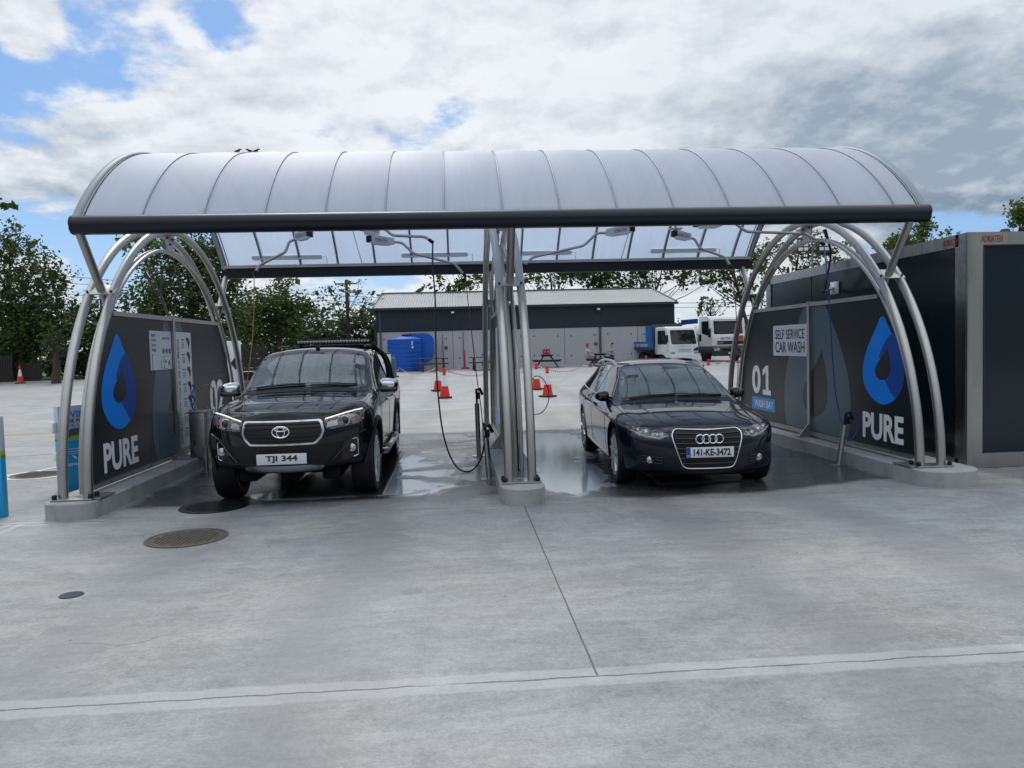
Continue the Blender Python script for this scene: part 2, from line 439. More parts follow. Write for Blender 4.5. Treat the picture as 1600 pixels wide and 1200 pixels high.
def clip(poly, ax, lim, keep_less=True):
    out = []; n = len(poly); s = 1 if keep_less else -1
    for i in range(n):
        a, b = poly[i-1], poly[i]; ia = s*(lim-a[ax]) >= 0; ib = s*(lim-b[ax]) >= 0
        if ia != ib:
            t = (lim-a[ax])/(b[ax]-a[ax]); out.append((a[0]+(b[0]-a[0])*t, a[1]+(b[1]-a[1])*t))
        if ib: out.append(b)
    return out
# ------------------------------------------------------------------ ground
def mat_ground():
    m = bpy.data.materials.new('yard_concrete'); m.use_nodes = True; g = NT(m.node_tree); b = g.n['Principled BSDF']
    p = g.pos(); x, y, z = g.sep(p)
    p2 = g.comb(x, y, 0.0)
    big = g.noise(p2, .42, 6, .6, .6); mid = g.noise(p2, 1.9, 6, .62, .5); fine = g.noise(p2, 24, 5, .7); grit = g.noise(p2, 170, 3, .7)
    brush = g.noise(g.vmul(p2, (1.2, 13, 1)), 1.0, 5, .65, .4)
    # float marks of the finishing run as faint arcs
    sweep = g.noise(g.vmul(g.vadd(p2, g.comb(g.mul(big, 3), g.mul(mid, 1.2), 0.0)), (.5, 3.0, 1)), 1.0, 5, .6, .8)
    S_ = lambda n, a=.34, b=.66: g.mr(n, a, b, -1, 1)
    n7 = g.noise(p2, 7, 5, .65, .4); n60 = g.noise(p2, 62, 3, .6)
    scuff = g.noise(g.vmul(g.vadd(p2, g.comb(g.mul(mid, .8), g.mul(big, 1.6), 0.0)), (2.2, 6.5, 1)), 1.0, 6, .7, .5)
    tone = g.mul(S_(big), .115)
    for n_, w_ in ((mid, .06), (n7, .06), (fine, .10), (n60, .10), (brush, .05), (sweep, .08), (scuff, .07), (grit, .08)): tone = g.add(tone, g.mul(S_(n_), w_))
    hue = g.mr(g.noise(p2, .55, 3, .5, .4), .35, .65)
    base = g.mix(hue, (.228, .242, .252), (.264, .260, .253))
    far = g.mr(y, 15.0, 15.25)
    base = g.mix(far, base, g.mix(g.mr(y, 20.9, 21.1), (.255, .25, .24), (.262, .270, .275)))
    k = g.math('MULTIPLY_ADD', tone, 1.0); k.node.inputs[2].default_value = 1.0
    base = g.mix(1.0, base, g.comb(k, k, k), 'MULTIPLY')
    # faint tyre tracks worn into the slabs in front of both bays
    tr = 0.0
    for cx, wd in ((-2.3, .45), (-.8, .5), (2.0, .45), (3.7, .55)):
        d = g.math('ABSOLUTE', g.sub(g.add(x, g.mul(g.sub(big, .5), 1.6)), cx)); tr = g.add(tr, g.mr(d, wd, .05))
    base = g.mix(g.mul(g.mul(tr, g.mr(mid, .15, .6)), .55), base, (.16, .165, .17))
    # pinholes, oil spots
    v = g.new('ShaderNodeTexVoronoi'); g.l.new(p2, v.inputs['Vector']); v.inputs['Scale'].default_value = 3.1
    spot = g.mul(g.mr(v.outputs['Distance'], .045, .03), g.mr(g.sep(v.outputs['Color'])[0], .45, .5))
    base = g.mix(g.mul(spot, .75), base, (.05, .045, .04))
    v2 = g.new('ShaderNodeTexVoronoi'); g.l.new(g.vadd(p2, (3.3, 1.7, 0)), v2.inputs['Vector']); v2.inputs['Scale'].default_value = .9
    st = g.mul(g.mr(g.add(v2.outputs['Distance'], g.mul(g.sub(fine, .5), .12)), .10, .05), g.mr(g.sep(v2.outputs['Color'])[0], .55, .6))
    base = g.mix(g.mul(st, .35), base, (.12, .115, .11))
    # hairline cracks
    vc = g.new('ShaderNodeTexVoronoi', feature='DISTANCE_TO_EDGE'); g.l.new(g.vadd(p2, g.comb(g.mul(mid, .5), g.mul(n7, .12), 0.0)), vc.inputs['Vector']); vc.inputs['Scale'].default_value = .33
    crk = g.mul(g.mr(vc.outputs['Distance'], .0028, .0010), g.mr(g.noise(p2, .8, 3), .60, .66))
    base = g.mix(g.mul(crk, .55), base, (.09, .085, .08))
    # joints: trowelled pale edge bands, dark saw cut
    wob = g.mul(g.sub(g.noise(p2, 3.2, 6, .65), .5), .07)
    def joint(c, c0, lo, hi, other, wid, dark, band, bandk):
        nonlocal base
        d = g.math('ABSOLUTE', g.sub(g.add(c, wob if band else g.mul(wob, .12)), c0))
        lim = g.mul(g.mr(other, lo-.01, lo+.01), g.mr(other, hi+.01, hi-.01)) if lo is not None else 1.0
        if band: base = g.mix(g.mul(g.mul(g.mr(d, band, band-.03), lim), bandk), base, g.mix(g.mr(mid, .3, .7), (.38, .385, .39), (.50, .505, .51)))
        brk = g.mr(g.noise(p2, 2.3, 5, .7), .28, .48) if band else 1.0
        base = g.mix(g.mul(g.mul(g.mul(g.mr(d, wid, wid*.4), lim), brk), dark), base, (.045, .043, .042))
        return d
    d1 = joint(y, 3.71, None, None, None, .010, .8, .115, .40)
    joint(x, .655, 3.72, 7.9, y, .0075, .9, 0, 0)
    joint(y, 7.95, -30, -3.6, x, .02, .7, .10, .5)
    joint(y, 7.88, -3.6, 30, x, .012, .35, 0, 0)
    joint(y, 15.1, None, None, None, .03, .75, 0, 0)
    joint(y, 21.0, None, None, None, .05, .45, .25, .4)
    joint(y, 30.0, None, None, None, .06, .4, 0, 0)
    joint(y, 38.0, None, None, None, .06, .3, 0, 0)
    joint(x, -4.45, -5, 7.95, y, .012, .6, .11, .5)
    joint(x, .66, 15.1, 60, y, .02, .45, 0, 0)
    joint(x, 6.05, 2.0, 9.0, y, .006, .4, 0, 0)
    joint(x, -8.5, 9.0, 60, y, .02, .4, 0, 0)
    # wash water
    wn = g.noise(p2, 1.25, 6, .6, .7)
    wn2 = g.noise(g.vmul(p2, (2.2, .9, 1)), 2.6, 6, .65, .5)
    e = g.mn(g.mn(g.add(x, 3.72), g.sub(5.06, x)), g.mn(g.sub(y, 8.42), g.sub(15.0, y)))
    # the wet edge bulges forward in the right bay
    bul = g.mul(g.mr(g.math('ABSOLUTE', g.sub(x, 2.5)), 2.6, .3), .52)
    e = g.mn(g.mn(g.add(x, 3.72), g.sub(5.06, x)), g.mn(g.sub(g.add(y, bul), 8.48), g.sub(15.0, y)))
    e = g.add(e, g.mul(g.sub(wn, .5), .55))
    wet = g.mr(e, -.07, .16)
    dry = g.mul(g.mul(g.mr(g.noise(g.vadd(p2, (2.2, 7.1, 0)), 1.1, 7, .6, .8), .48, .54), g.mr(g.math('ABSOLUTE', g.sub(x, -.25)), 1.0, .5)), g.mr(g.math('ABSOLUTE', g.sub(y, 11.6)), 3.6, 2.4))
    wet = g.mul(wet, g.sub(1.0, g.mul(dry, .75)))
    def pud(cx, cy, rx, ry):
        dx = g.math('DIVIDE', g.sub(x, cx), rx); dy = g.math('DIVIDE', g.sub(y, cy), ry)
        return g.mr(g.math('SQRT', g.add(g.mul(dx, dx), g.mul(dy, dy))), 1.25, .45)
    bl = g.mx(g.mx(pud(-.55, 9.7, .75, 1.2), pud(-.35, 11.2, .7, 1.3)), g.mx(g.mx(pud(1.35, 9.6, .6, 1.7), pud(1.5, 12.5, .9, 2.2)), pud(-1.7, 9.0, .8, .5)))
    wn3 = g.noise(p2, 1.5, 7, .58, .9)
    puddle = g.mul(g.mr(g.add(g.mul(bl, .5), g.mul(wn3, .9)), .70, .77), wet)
    sheen = g.mul(g.mr(g.noise(p2, .8, 4, .6), .35, .65), wet)
    base = g.mix(g.mul(wet, .92), base, g.mix(1.0, base, (.18, .18, .18), 'MULTIPLY'))
    # sky reflection in the puddles, painted into the colour as pale blue
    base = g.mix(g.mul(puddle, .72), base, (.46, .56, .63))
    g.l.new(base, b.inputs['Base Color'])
    r_dry = g.mr(mid, .3, .7, .50, .66)
    r_dry = g.mix(far, r_dry, g.mr(mid, .3, .7, .44, .60))
    r_wet = g.mr(sheen, 0, 1, .30, .13)
    r = g.mix(wet, r_dry, r_wet); r = g.mix(puddle, r, (.055, .055, .055))
    g.l.new(r, b.inputs['Roughness'])
    h = g.add(g.mul(grit, .5), g.add(g.mul(fine, .6), g.mul(brush, .25)))
    hs = g.mul(h, g.sub(1.0, g.mul(g.mx(puddle, g.mul(wet, .6)), .93)))
    g.l.new(g.bump(hs, .30, .012), b.inputs['Normal'])
    M['yard_concrete'] = m
mat_ground()
def mat_grass():
    m = bpy.data.materials.new('grass_ground'); m.use_nodes = True; g = NT(m.node_tree); b = g.n['Principled BSDF']
    p = g.pos(); n = g.noise(p, .6, 6, .65); n2 = g.noise(p, 9, 4, .7)
    g.l.new(g.mix(g.add(g.mul(n, .6), g.mul(n2, .4)), (.035, .055, .012), (.10, .15, .03)), b.inputs['Base Color'])
    b.inputs['Roughness'].default_value = .9; M['grass_ground'] = m
mat_grass()
def sheet(xs, ys, dz, name, m):
    mb = MB(); idx = {}
    for i, x in enumerate(xs):
        for j, y in enumerate(ys): idx[i, j] = mb.addv([(x, y, gz(y)+dz)])
    for i in range(len(xs)-1):
        for j in range(len(ys)-1): mb.face((idx[i, j], idx[i+1, j], idx[i+1, j+1], idx[i, j+1]))
    return mb.build(name, m, smooth=False)
tag(sheet([-900, -200, -60, 0, 60, 200, 900], [-300, -20, 20, 28, 38, 48, 70, 200, 900], -.03, 'ground', 'grass_ground'), kind='structure')
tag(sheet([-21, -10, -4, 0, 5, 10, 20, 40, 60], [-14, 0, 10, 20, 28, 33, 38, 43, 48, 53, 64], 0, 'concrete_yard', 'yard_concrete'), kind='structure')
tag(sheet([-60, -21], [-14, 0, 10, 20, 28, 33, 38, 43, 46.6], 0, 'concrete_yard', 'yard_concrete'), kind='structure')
# painted marks on the yard at the left
def stroke(pts, w, m, name):
    mb = MB()
    for a, b in zip(pts[:-1], pts[1:]):
        a, b = Vector(a), Vector(b); t = (b-a).normalized(); nrm = Vector((-t.y, t.x))*w/2
        q = [a-nrm, b-nrm, b+nrm, a+nrm]
        i = mb.addv([(v.x, v.y, .004) for v in q]); mb.face((i, i+1, i+2, i+3))
    return tag(mb.build(name, m, smooth=False), kind='structure')
ring = [(-5.98+.44*math.cos(a), 11.32+.37*math.sin(a)) for a in [2*PI*i/40 for i in range(41)]]
stroke(ring, .10, 'line_white', 'painted_ring')
stroke([(-6.4, 11.1), (-5.9, 12.6), (-5.3, 14.4)], .07, 'line_white', 'painted_line')
stroke([(-10.5, 17.2), (-7.0, 18.6)], .07, 'line_yellow', 'painted_line')
stroke([(-8.2, 13.4), (-5.6, 14.2)], .07, 'line_yellow', 'painted_line')
stroke([(-12.5, 21.0), (-8.5, 21.6)], .07, 'line_white', 'painted_line')

def manhole(x, y, r, m, label, sub):
    mb = MB(); mb.lathe([(r+.03, .002), (r+.03, .008), (r+.002, .008)], (x, y, 0), n=48, cap=False); rim = mb
    root = empty('manhole_cover', (x, y, 0), label, 'manhole cover')
    rim.build('frame_ring', m, root)
    mb = MB(); mb.lathe([(r-.004, -.02), (r-.004, .006), (.0, .006)], (x, y, 0), n=48, cap=False)
    for i in range(-8, 9):
        for j in range(-8, 9):
            px, py = i*r/8.6, j*r/8.6
            if px*px+py*py < (r-.05)**2:
                a = PI/4 if (i+j) % 2 else -PI/4
                mb.box((x+px, y+py, .0085), (r*.085, r*.034, .006), 0, Matrix.Rotation(a, 3, 'Z'))
    mb.build('tread_plate', m, root, smooth=False)
manhole(-2.47, 7.05, .325, 'cast_iron', 'round brown cast iron manhole cover on dry concrete in front of the left bay', 0)
manhole(-2.66, 8.46, .33, 'cast_iron_wet', 'wet black manhole cover in front of the black pickup', 0)
manhole(-5.98, 11.32, .33, 'cast_iron', 'manhole cover inside a painted white ring left of the wash bays', 0)
mb = MB(); mb.lathe([(.001, .006), (.075, .006), (.08, .002)], (-2.72, 5.48, 0), n=20, cap=False)
tag(mb.build('utility_cover', 'cast_iron_wet'), 'small dark round cover set into the concrete at left foreground', 'utility cover')

# ------------------------------------------------------------------ kerb islands
def island(x0, x1, y0, y1, label):
    mb = MB(); cx = (x0+x1)/2; hw = (x1-x0)/2; poly = []
    for k in range(13):
        a = PI + PI*k/12; poly.append((cx+hw*math.cos(a), y0+.24+.24*math.sin(a)))
    for k in range(13):
        a = PI*k/12; poly.append((cx+hw*math.cos(a), y1-.24+.24*math.sin(a)))
    n = len(poly)
    A = mb.addv([(a, b, -.02) for a, b in poly]); B = mb.addv([(a, b, .165) for a, b in poly])
    C_ = mb.addv([(cx+(a-cx)*(1-.015/hw), (b-(y0+y1)/2)*(1-.004)+(y0+y1)/2, .18) for a, b in poly])
    for p, q in ((A, B), (B, C_)):
        for i in range(n): mb.face((p+i, p+(i+1) % n, q+(i+1) % n, q+i))
    mb.face([C_+i for i in range(n)])
    o = mb.build('kerb_island', 'concrete_kerb', sharp=40)
    o.data.transform(Matrix.Translation((-cx, -y0, 0))); o.location = (cx, y0, 0)
    return tag(o, label, 'kerb island', 'concrete kerb islands')
island(-4.27, -3.72, 7.98, 14.5, 'raised concrete kerb island under the left arch')
island(.43, .90, 7.83, 14.5, 'narrow concrete kerb island between the two wash bays')
island(5.02, 5.72, 7.86, 14.5, 'wide concrete kerb island under the right arch beside the steel container')

# ------------------------------------------------------------------ wash canopy
XC = (-3.98, .655, 5.28); YA = 11.22
X0, X1 = -3.99, 5.42; RC, ZC = 3.49, .87; YB = 2.66
canopy = empty('wash_canopy', (.655, YA, 0), 'arched polycarbonate canopy with three steel arches over the two wash bays', 'canopy')
def arc_pt(x, a, r=RC): return Vector((x, YA+r*math.sin(a), ZC+r*math.cos(a)))
AM = math.asin(YB/RC)
xs = [X0] + [.56+.646*k for k in range(-6, 8)] + [X1]
for i in range(len(xs)-1):
    mb = MB(); nx, na = 6, 40; idx = {}
    for a_ in range(nx+1):
        for j in range(na+1):
            t = a_/nx; x = xs[i]+.004+(xs[i+1]-xs[i]-.008)*t
            r = RC+.014*math.sin(PI*t)*(1+.3*math.sin(i*2.1+j*.3))
            idx[a_, j] = mb.addv([arc_pt(x, -AM+2*AM*j/na, r)])
    for a_ in range(nx):
        for j in range(na): mb.face((idx[a_, j], idx[a_+1, j], idx[a_+1, j+1], idx[a_, j+1]))
    mb.build('roof_panel', 'polycarbonate', canopy, sharp=60)
for i, x in enumerate(xs):
    mb = MB(); edge = i in (0, len(xs)-1)
    w, h = (.05, .07) if edge else (.034, .045)
    r0 = RC-h-.004
    for j in range(40):
        a0, a1 = -AM+2*AM*j/40, -AM+2*AM*(j+1)/40
        for dx, ra, rb in ((0, r0, RC-.004),):
            q = [arc_pt(x-w/2, a0, ra), arc_pt(x+w/2, a0, ra), arc_pt(x+w/2, a0, rb), arc_pt(x-w/2, a0, rb)]
            s_ = [arc_pt(x-w/2, a1, ra), arc_pt(x+w/2, a1, ra), arc_pt(x+w/2, a1, rb), arc_pt(x-w/2, a1, rb)]
            b = mb.addv(q+s_)
            for k in range(4): mb.face((b+k, b+(k+1) % 4, b+4+(k+1) % 4, b+4+k))
    rb_ = mb.build('rib', 'rib_grey', canopy, sharp=30)
    mb = MB(); wc = .05 if edge else .016
    pts = [arc_pt(x, -AM+2*AM*j/40, RC+.008) for j in range(41)]
    mb.tube(pts, 1, n=8, flat=(wc/2, .008)) if not edge else mb.tube([arc_pt(x, -AM+2*AM*j/40, RC+.012) for j in range(41)], 1, n=10, flat=(.045, .022))
    mb.build('cover_strip', 'strip_lavender' if not edge else 'edge_rail', rb_, sharp=50)
    if edge:
        sg_ = 1 if i == 0 else -1
        mb = MB(); mb.tube([arc_pt(x+sg_*.075, -AM+2*AM*j/40, RC+.006) for j in range(41)], 1, n=8, flat=(.007, .008)); mb.build('seal_strip', 'black_rubber', rb_, sharp=50)
for sy in (-1, 1):
    yb = YA+sy*YB; prof = []
    # D-shaped gutter beam with a long groove
    for k in range(19):
        a = -PI/2+PI*k/18; rr = 1.0-(.09 if 7 <= k <= 8 else 0)
        prof.append((.095*math.cos(a)*rr, .098*math.sin(a)*rr))
    prof += [(-.05, .098), (-.08, .08), (-.08, -.08), (-.05, -.098)]
    mb = MB(); ends = []
    for x in (X0-.03, X1+.03): ends.append(mb.addv([(x, yb+sy*a, 3.06+b) for a, b in prof]))
    n = len(prof)
    for i in range(n): mb.face((ends[0]+i, ends[0]+(i+1) % n, ends[1]+(i+1) % n, ends[1]+i))
    bm_ = mb.build('gutter_beam', 'beam_grey', canopy, sharp=28)
    for x, s in ((X0-.03, -1), (X1+.03, 1)):
        mb = MB(); mb.prism([(sy*a*1.03, b*1.03) for a, b in prof], (x+(s*.012 if s < 0 else 0), yb, 3.06), (0, 1, 0), (0, 0, 1), .012)
        mb.build('end_cap', 'beam_grey', bm_)
    mb = MB(); mb.bar((X0, yb-sy*.10, 3.155), (X1, yb-sy*.10, 3.155), .06, .05)
    mb.build('inner_rail', 'stainless_steel', bm_)
def ell(x, t, a=3.0, b=3.16, z0=.2): return Vector((x, YA-a*math.cos(t), z0+b*math.sin(t)))
for xc in XC:
    fr = None
    for s in (-1, 1):
        mb = MB(); mb.tube([ell(xc+s*.125, PI*k/56) for k in range(57)], .049, n=16)
        o = mb.build('arch_tube', 'stainless_steel', canopy)
        if fr is None: fr = o
    for s in (-1, 1):
        mb = MB(); mb.tube([ell(xc+s*.034, PI*k/56, 2.80, 2.90) for k in range(57)], .024, n=10)
        mb.build('inner_arch_tube', 'stainless_steel', canopy)
    mb = MB(); mb.prism([(-.20, -.02), (.20, -.02), (.10, -.26), (-.10, -.26)], (xc-.008, YA, 3.36), (0, 1, 0), (0, 0, 1), .016)
    mb.bar((xc-.12, YA, 3.345), (xc+.12, YA, 3.345), .20, .016, (0, 0, 1))
    gp = mb.build('gusset_plate', 'stainless_steel', canopy, smooth=False)
    for dy, dz in ((-.1, -.07), (.1, -.07), (0, -.15)):
        mb = MB(); mb.lathe([(.016, -.022), (.016, .022)], (xc, YA+dy, 3.36+dz), 'X', 8)
        mb.build('bolt', 'weld_dark', gp)
    for sy in (-1, 1):
        pl = Vector((xc, YA+sy*2.17, 2.40)); bt = Vector((xc, YA+sy*(YB-.03), 3.0)); d = (bt-pl).normalized()
        mb = MB(); mb.tube([pl+d*.0, bt], .047, n=16)
        st = mb.build('strut', 'stainless_steel', canopy)
        mb = MB(); mb.tube([pl-d*.24, pl-d*.01], .038, n=14); mb.build('stub_tube', 'stainless_steel', st)
        w = Vector((1, 0, 0)); u = d.cross(w).normalized()
        R = Matrix((w, u, d)).transposed()
        mb = MB(); mb.box(pl+d*.012, (.335, .19, .016), .003, R)
        bp = mb.build('bracket_plate', 'stainless_steel', canopy)
        for a in (-.13, .13):
            for b in (-.06, .06):
                mb = MB(); c = pl+w*a+u*b+d*.022
                mb.tube([c, c+d*.022], .014, n=6); mb.build('bolt', 'weld_dark', bp)
        f = ell(xc, 0 if sy < 0 else PI)
        mb = MB(); mb.box((xc, f.y, .192), (.42, .22, .018), .003); mb.box((xc+.17*(1 if xc < 0 else -1), f.y-sy*.12, .19), (.20, .36, .012), .002) if abs(xc) > 1 else None
        bs = mb.build('base_plate', 'stainless_steel', canopy)
        for a in (-.18, .18):
            for b in (-.07, .07):
                mb = MB(); mb.lathe([(.026, 0), (.026, .03), (.018, .045), (0, .045)], (xc+a, f.y+b, .2), n=8)
                mb.build('anchor_bolt', 'plastic_black', bs)
# long tube lamps along the rear of the roof
for pa, pb in (((395, 415), (503, 415)), ((628, 412), (731, 410)), ((812, 408), (893, 407)), ((1017, 404), (1118, 401))):
    a, b = P(*pa, 13.72), P(*pb, 13.72); b.z = a.z = 3.30
    mb = MB(); mb.bar(a, b, .10, .055)
    t = mb.build('tube_lamp', 'lamp_housing', canopy)
    mb = MB(); mb.bar(a+Vector((.03, -.02, -.034)), b+Vector((-.03, -.02, -.034)), .06, .012); mb.build('diffuser', 'sign_white', t)
    mb = MB(); mb.tube([b, b+Vector((.08, 0, .01)), b+Vector((.09, .1, -.16))], .006, n=6); mb.build('cable', 'sign_white', t)
for (a, b) in (((547, 345), (568, 419)), ((988, 345), (968, 413))):
    mb = MB(); p, q = P(*a, 12.6), P(*b, 13.93); q.z = 3.10
    mb.tube([p, q], .007, n=6); mb.lathe([(.05, -.012), (.03, .03), (0, .03)], q, n=12)
    mb.build('tie_rod', 'stainless_steel', canopy)

# ------------------------------------------------------------------ partition panels with graphics
def drop_poly(n=48):
    # teardrop of height 1 (tip at +.62), half width .235
    pts = []
    for k in range(n):
        a = 2*PI*k/n
        y = -math.cos(a)
        w = math.sin(a)
        r = .235*w*(1 if y < 0 else (1-.52*y**1.5))
        pts.append((r, -.145+y*(.235 if y < 0 else .0)+(.0 if y < 0 else .0)))
    return pts
def bez(p0, p1, p2, p3, n=10): return [tuple(Vector(p0)*(1-t)**3+Vector(p1)*3*t*(1-t)**2+Vector(p2)*3*t*t*(1-t)+Vector(p3)*t**3) for t in [i/n for i in range(n)]]
def drop_out(k=1.0):
    # outer outline, unit height, tip (0,.5), bottom (0,-.5), half width .46 of height/2
    L = bez((-.03, .47), (-.10, .28), (-.235, .10), (-.235, -.16)) + bez((-.235, -.16), (-.235, -.36), (-.10, -.5), (0, -.5))
    Rr = bez((0, -.5), (.10, -.5), (.235, -.36), (.235, -.16)) + bez((.235, -.16), (.235, .10), (.10, .28), (.03, .47)) + [(.03, .47), (0, .5)]
    return L+Rr
def drop_hole():
    return bez((.05, .13), (.0, .02), (-.085, -.04), (-.085, -.12)) + bez((-.085, -.12), (-.085, -.20), (-.02, -.25), (.035, -.21)) + bez((.035, -.21), (.09, -.19), (.115, -.06), (.05, .13))
def drop_navy():
    return bez((.13, .29), (.05, .31), (-.02, .10), (-.04, .03)) + bez((-.04, .03), (.16, -.02), (.08, -.18), (.015, -.205)) + bez((.015, -.205), (.06, -.30), (.10, -.38), (.135, -.42)) + bez((.135, -.42), (.21, -.36), (.235, -.26), (.235, -.16)) + bez((.235, -.16), (.235, .0), (.19, .15), (.13, .29))
def panel_poly(ylo, yhi, a=2.74, b=2.84, zlo=.26, zhi=2.15):
    # cut of the arch outline between y = ylo and yhi (relative to YA)
    pts = []
    zz = lambda y: .2+b*math.sqrt(max(0, 1-(y/a)**2))
    N = 40
    for k in range(N+1):
        y = ylo+(yhi-ylo)*k/N
        pts.append((y, min(zhi, zz(y))))
    pts = [p for p in pts if p[1] >= zlo]
    ye = a*math.sqrt(1-((zlo-.2)/b)**2)
    lo, hi = max(ylo, -ye), min(yhi, ye)
    return [(hi, zlo), ]+[p for p in pts[::-1]]+[(lo, zlo)]
def partition(xc, label):
    root = empty('partition_panel', (xc, YA, .18), label, 'partition', 'arched partition panels')
    split = -.11
    for lo, hi in ((-2.9, split-.03), (split+.03, 2.9)):
        poly = panel_poly(lo, hi)
        # dedupe
        q = []
        for p in poly:
            if not q or (Vector(p)-Vector(q[-1])).length > 1e-4: q.append(p)
        if (Vector(q[0])-Vector(q[-1])).length < 1e-4: q.pop()
        mb = MB(); mb.prism(q, (xc-.012, YA, 0), (0, 1, 0), (0, 0, 1), .024)
        bd_ = mb.build('board', 'panel_grey', root, smooth=False)
        yl, yh = min(p[0] for p in q if p[1] > 1.2), max(p[0] for p in q if p[1] > 1.2)
        for s in (-1, 1):
            mb = MB(); mb.box((xc+s*.0122, YA+(yl+yh)/2, 1.34), (.0012, yh-yl-.10, .005)); mb.build('board_seam', 'weld_dark', bd_)
    # frame
    y1 = 2.74*math.sqrt(1-((2.15-.2)/2.84)**2)
    for s in (-1, 1):
        mb = MB()
        mb.bar((xc+s*.030, YA-y1, 2.155), (xc+s*.030, YA+y1, 2.155), .026, .055)
        mb.bar((xc+s*.034, YA-2.7, .245), (xc+s*.034, YA+2.7, .245), .030, .05)
        fr = mb.build('frame_rail', 'stainless_steel', root, smooth=False)
        for k in range(9):
            mb = MB(); y = YA-2.3+k*.575; mb.lathe([(.009, 0), (.009, .004), (0, .004)], (0, 0, 0), 'X', 8)
            for i, v in enumerate(mb.v): mb.v[i] = (xc+s*(.0495)+s*v[0], y+v[1], .247+v[2])
            mb.build('screw', 'weld_dark', fr)
        mb = MB(); mb.bar((xc+s*.032, YA+split, .18), (xc+s*.032, YA+split, 2.20), .036, .075, (0, 1, 0))
        mb.prism([(0, 0), (.16, 0), (0, .20)], (xc+s*.05, YA+split+.005, .18), (s, 0, 0), (0, 0, 1), .012)
        mb.build('post', 'stainless_steel', root, smooth=False)
        mb = MB(); mb.box((xc+s*.12, YA+split, .187), (.20, .14, .012)); mb.build('foot_plate', 'stainless_steel', root, smooth=False)
    return root
def face_of(xc, s):
    # board face: s=+1 faces +x (reads towards +y), s=-1 faces -x (reads towards -y)
    x = xc+s*.0125
    return Vector((x, 0, 0)), Vector((0, s, 0)), Vector((0, 0, 1))
def sticker(root, s, xc, name, poly, yc, zc, m, k=1.0, lift=.0015, kx=None):
    o, u, v = face_of(xc, s); o = o+Vector((s*lift-s*.001, yc, zc))
    kx = kx or k
    q = [(a*kx, b*k) for a, b in poly]
    mb = MB(); mb.prism(q, o, u, v, .0012)
    return mb.build(name, m, root, smooth=False)
def ghost(root, s, xc, yc, zc, h, wx):
    x = drop_out()
    def part(poly, nm, m, lift):
        # relative reading coordinate -> clip to the board
        q = clip([(a*wx, b*h) for a, b in poly], 1, 2.12-zc); q = clip(q, 1, .28-zc, False)
        if len(q) > 2: sticker(root, s, xc, nm, q, yc, zc, m, 1.0, lift)
    part(x, 'ghost_drop', 'ghost_teal', .0012); part([(a*1.0, b*1.0) for a, b in drop_hole()], 'ghost_drop_hole', 'panel_grey', .0024)
def pure(root, s, xc, yc, zc, h, w, ty, tz, tw, th):
    d = sticker(root, s, xc, 'logo_drop', drop_out(), yc, zc, 'logo_blue', h, .003, w/.47)
    sticker(root, s, xc, 'logo_crescent', drop_navy(), yc, zc, 'logo_navy', h, .0042, w/.47)
    sticker(root, s, xc, 'logo_hole', drop_hole(), yc, zc, 'panel_grey', h, .0054, w/.47)
    o, u, v = face_of(xc, s)
    text('lettering', 'PURE', o+Vector((0, ty, tz)), u, v, th, 'white_vinyl', root, tw, .003, .035)
def rrect(w, h, r=.03): return roundpoly([(-w/2, -h/2), (w/2, -h/2), (w/2, h/2), (-w/2, h/2)], r)

# right bay (face towards -x)
pr = partition(XC[2], 'dark arched partition panel with blue drop logo, bay 01 and self service lettering')
s, xc = -1, XC[2]; o, u, v = face_of(xc, s)
ghost(pr, s, xc, 10.98, 1.12, 2.8, 4.5)
pure(pr, s, xc, 9.16, 1.36, 1.10, .93, 9.17, .52, .92, .34)
sg = sticker(pr, s, xc, 'wash_sign', rrect(1.24, .49), 11.82, 1.63, 'sign_white', 1, .0035)
text('sign_lettering', 'SELF SERVICE', o+Vector((-.005, 11.82, 1.73)), u, v, .155, 'black_vinyl', sg, 1.06, .002, .008)
text('sign_lettering', 'CAR WASH', o+Vector((-.005, 11.82, 1.525)), u, v, .175, 'black_vinyl', sg, 1.06, .002, .008)
text('bay_number', '0', o+Vector((0, 13.18, .96)), u, v, .50, 'white_vinyl', pr, .38, .003, .03)
mb = MB(); mb.prism([(-.17, -.25), (.17, -.25), (.17, -.165), (.075, -.165), (.075, .25), (-.03, .25), (-.17, .17), (-.17, .075), (-.04, .14), (-.04, -.165), (-.17, -.165)], o+Vector((-.002, 12.73, .96)), u, v, .0015); mb.build('bay_number', 'white_vinyl', pr, smooth=False)
sg = sticker(pr, s, xc, 'wash_bay_label', rrect(1.0, .22), 12.88, .545, 'label_blue', 1, .0035)
text('sign_lettering', 'WASH BAY', o+Vector((-.005, 12.86, .545)), u, v, .13, 'white_vinyl', sg, .80, .002, .02)
# left bay (face towards +x)
pl_ = partition(XC[0], 'dark arched partition panel with blue drop logo, instruction boards and bay 02')
s, xc = 1, XC[0]; o, u, v = face_of(xc, s)
ghost(pl_, s, xc, 11.15, 1.15, 2.8, 3.7)
pure(pl_, s, xc, 9.34, 1.36, 1.12, .93, 9.32, .51, .93, .34)
mb = MB(); mb.box((xc+.0155, 10.68, 1.72), (.004, .76, .52), 0); ib = mb.build('notice_board', 'sign_white', pl_)
o2 = o+Vector((.0065, 0, 0))
for k, tx in enumerate(('READY', 'TAP OR', 'LOCK', 'FINISH')): text('sign_lettering', tx, o2+Vector((0, 10.43, 1.92-.065*k)), u, v, .038, 'text_grey', ib, .15, .001, .02)
text('sign_lettering', 'payment', o2+Vector((0, 10.86, 1.88)), u, v, .05, 'text_grey', ib, .26, .001)
mb = MB()
for k in range(3): mb.lathe([(.038, 0), (.038, .003), (0, .003)], (o2.x-.002, 10.76+.11*k, 1.71), 'X', 18)
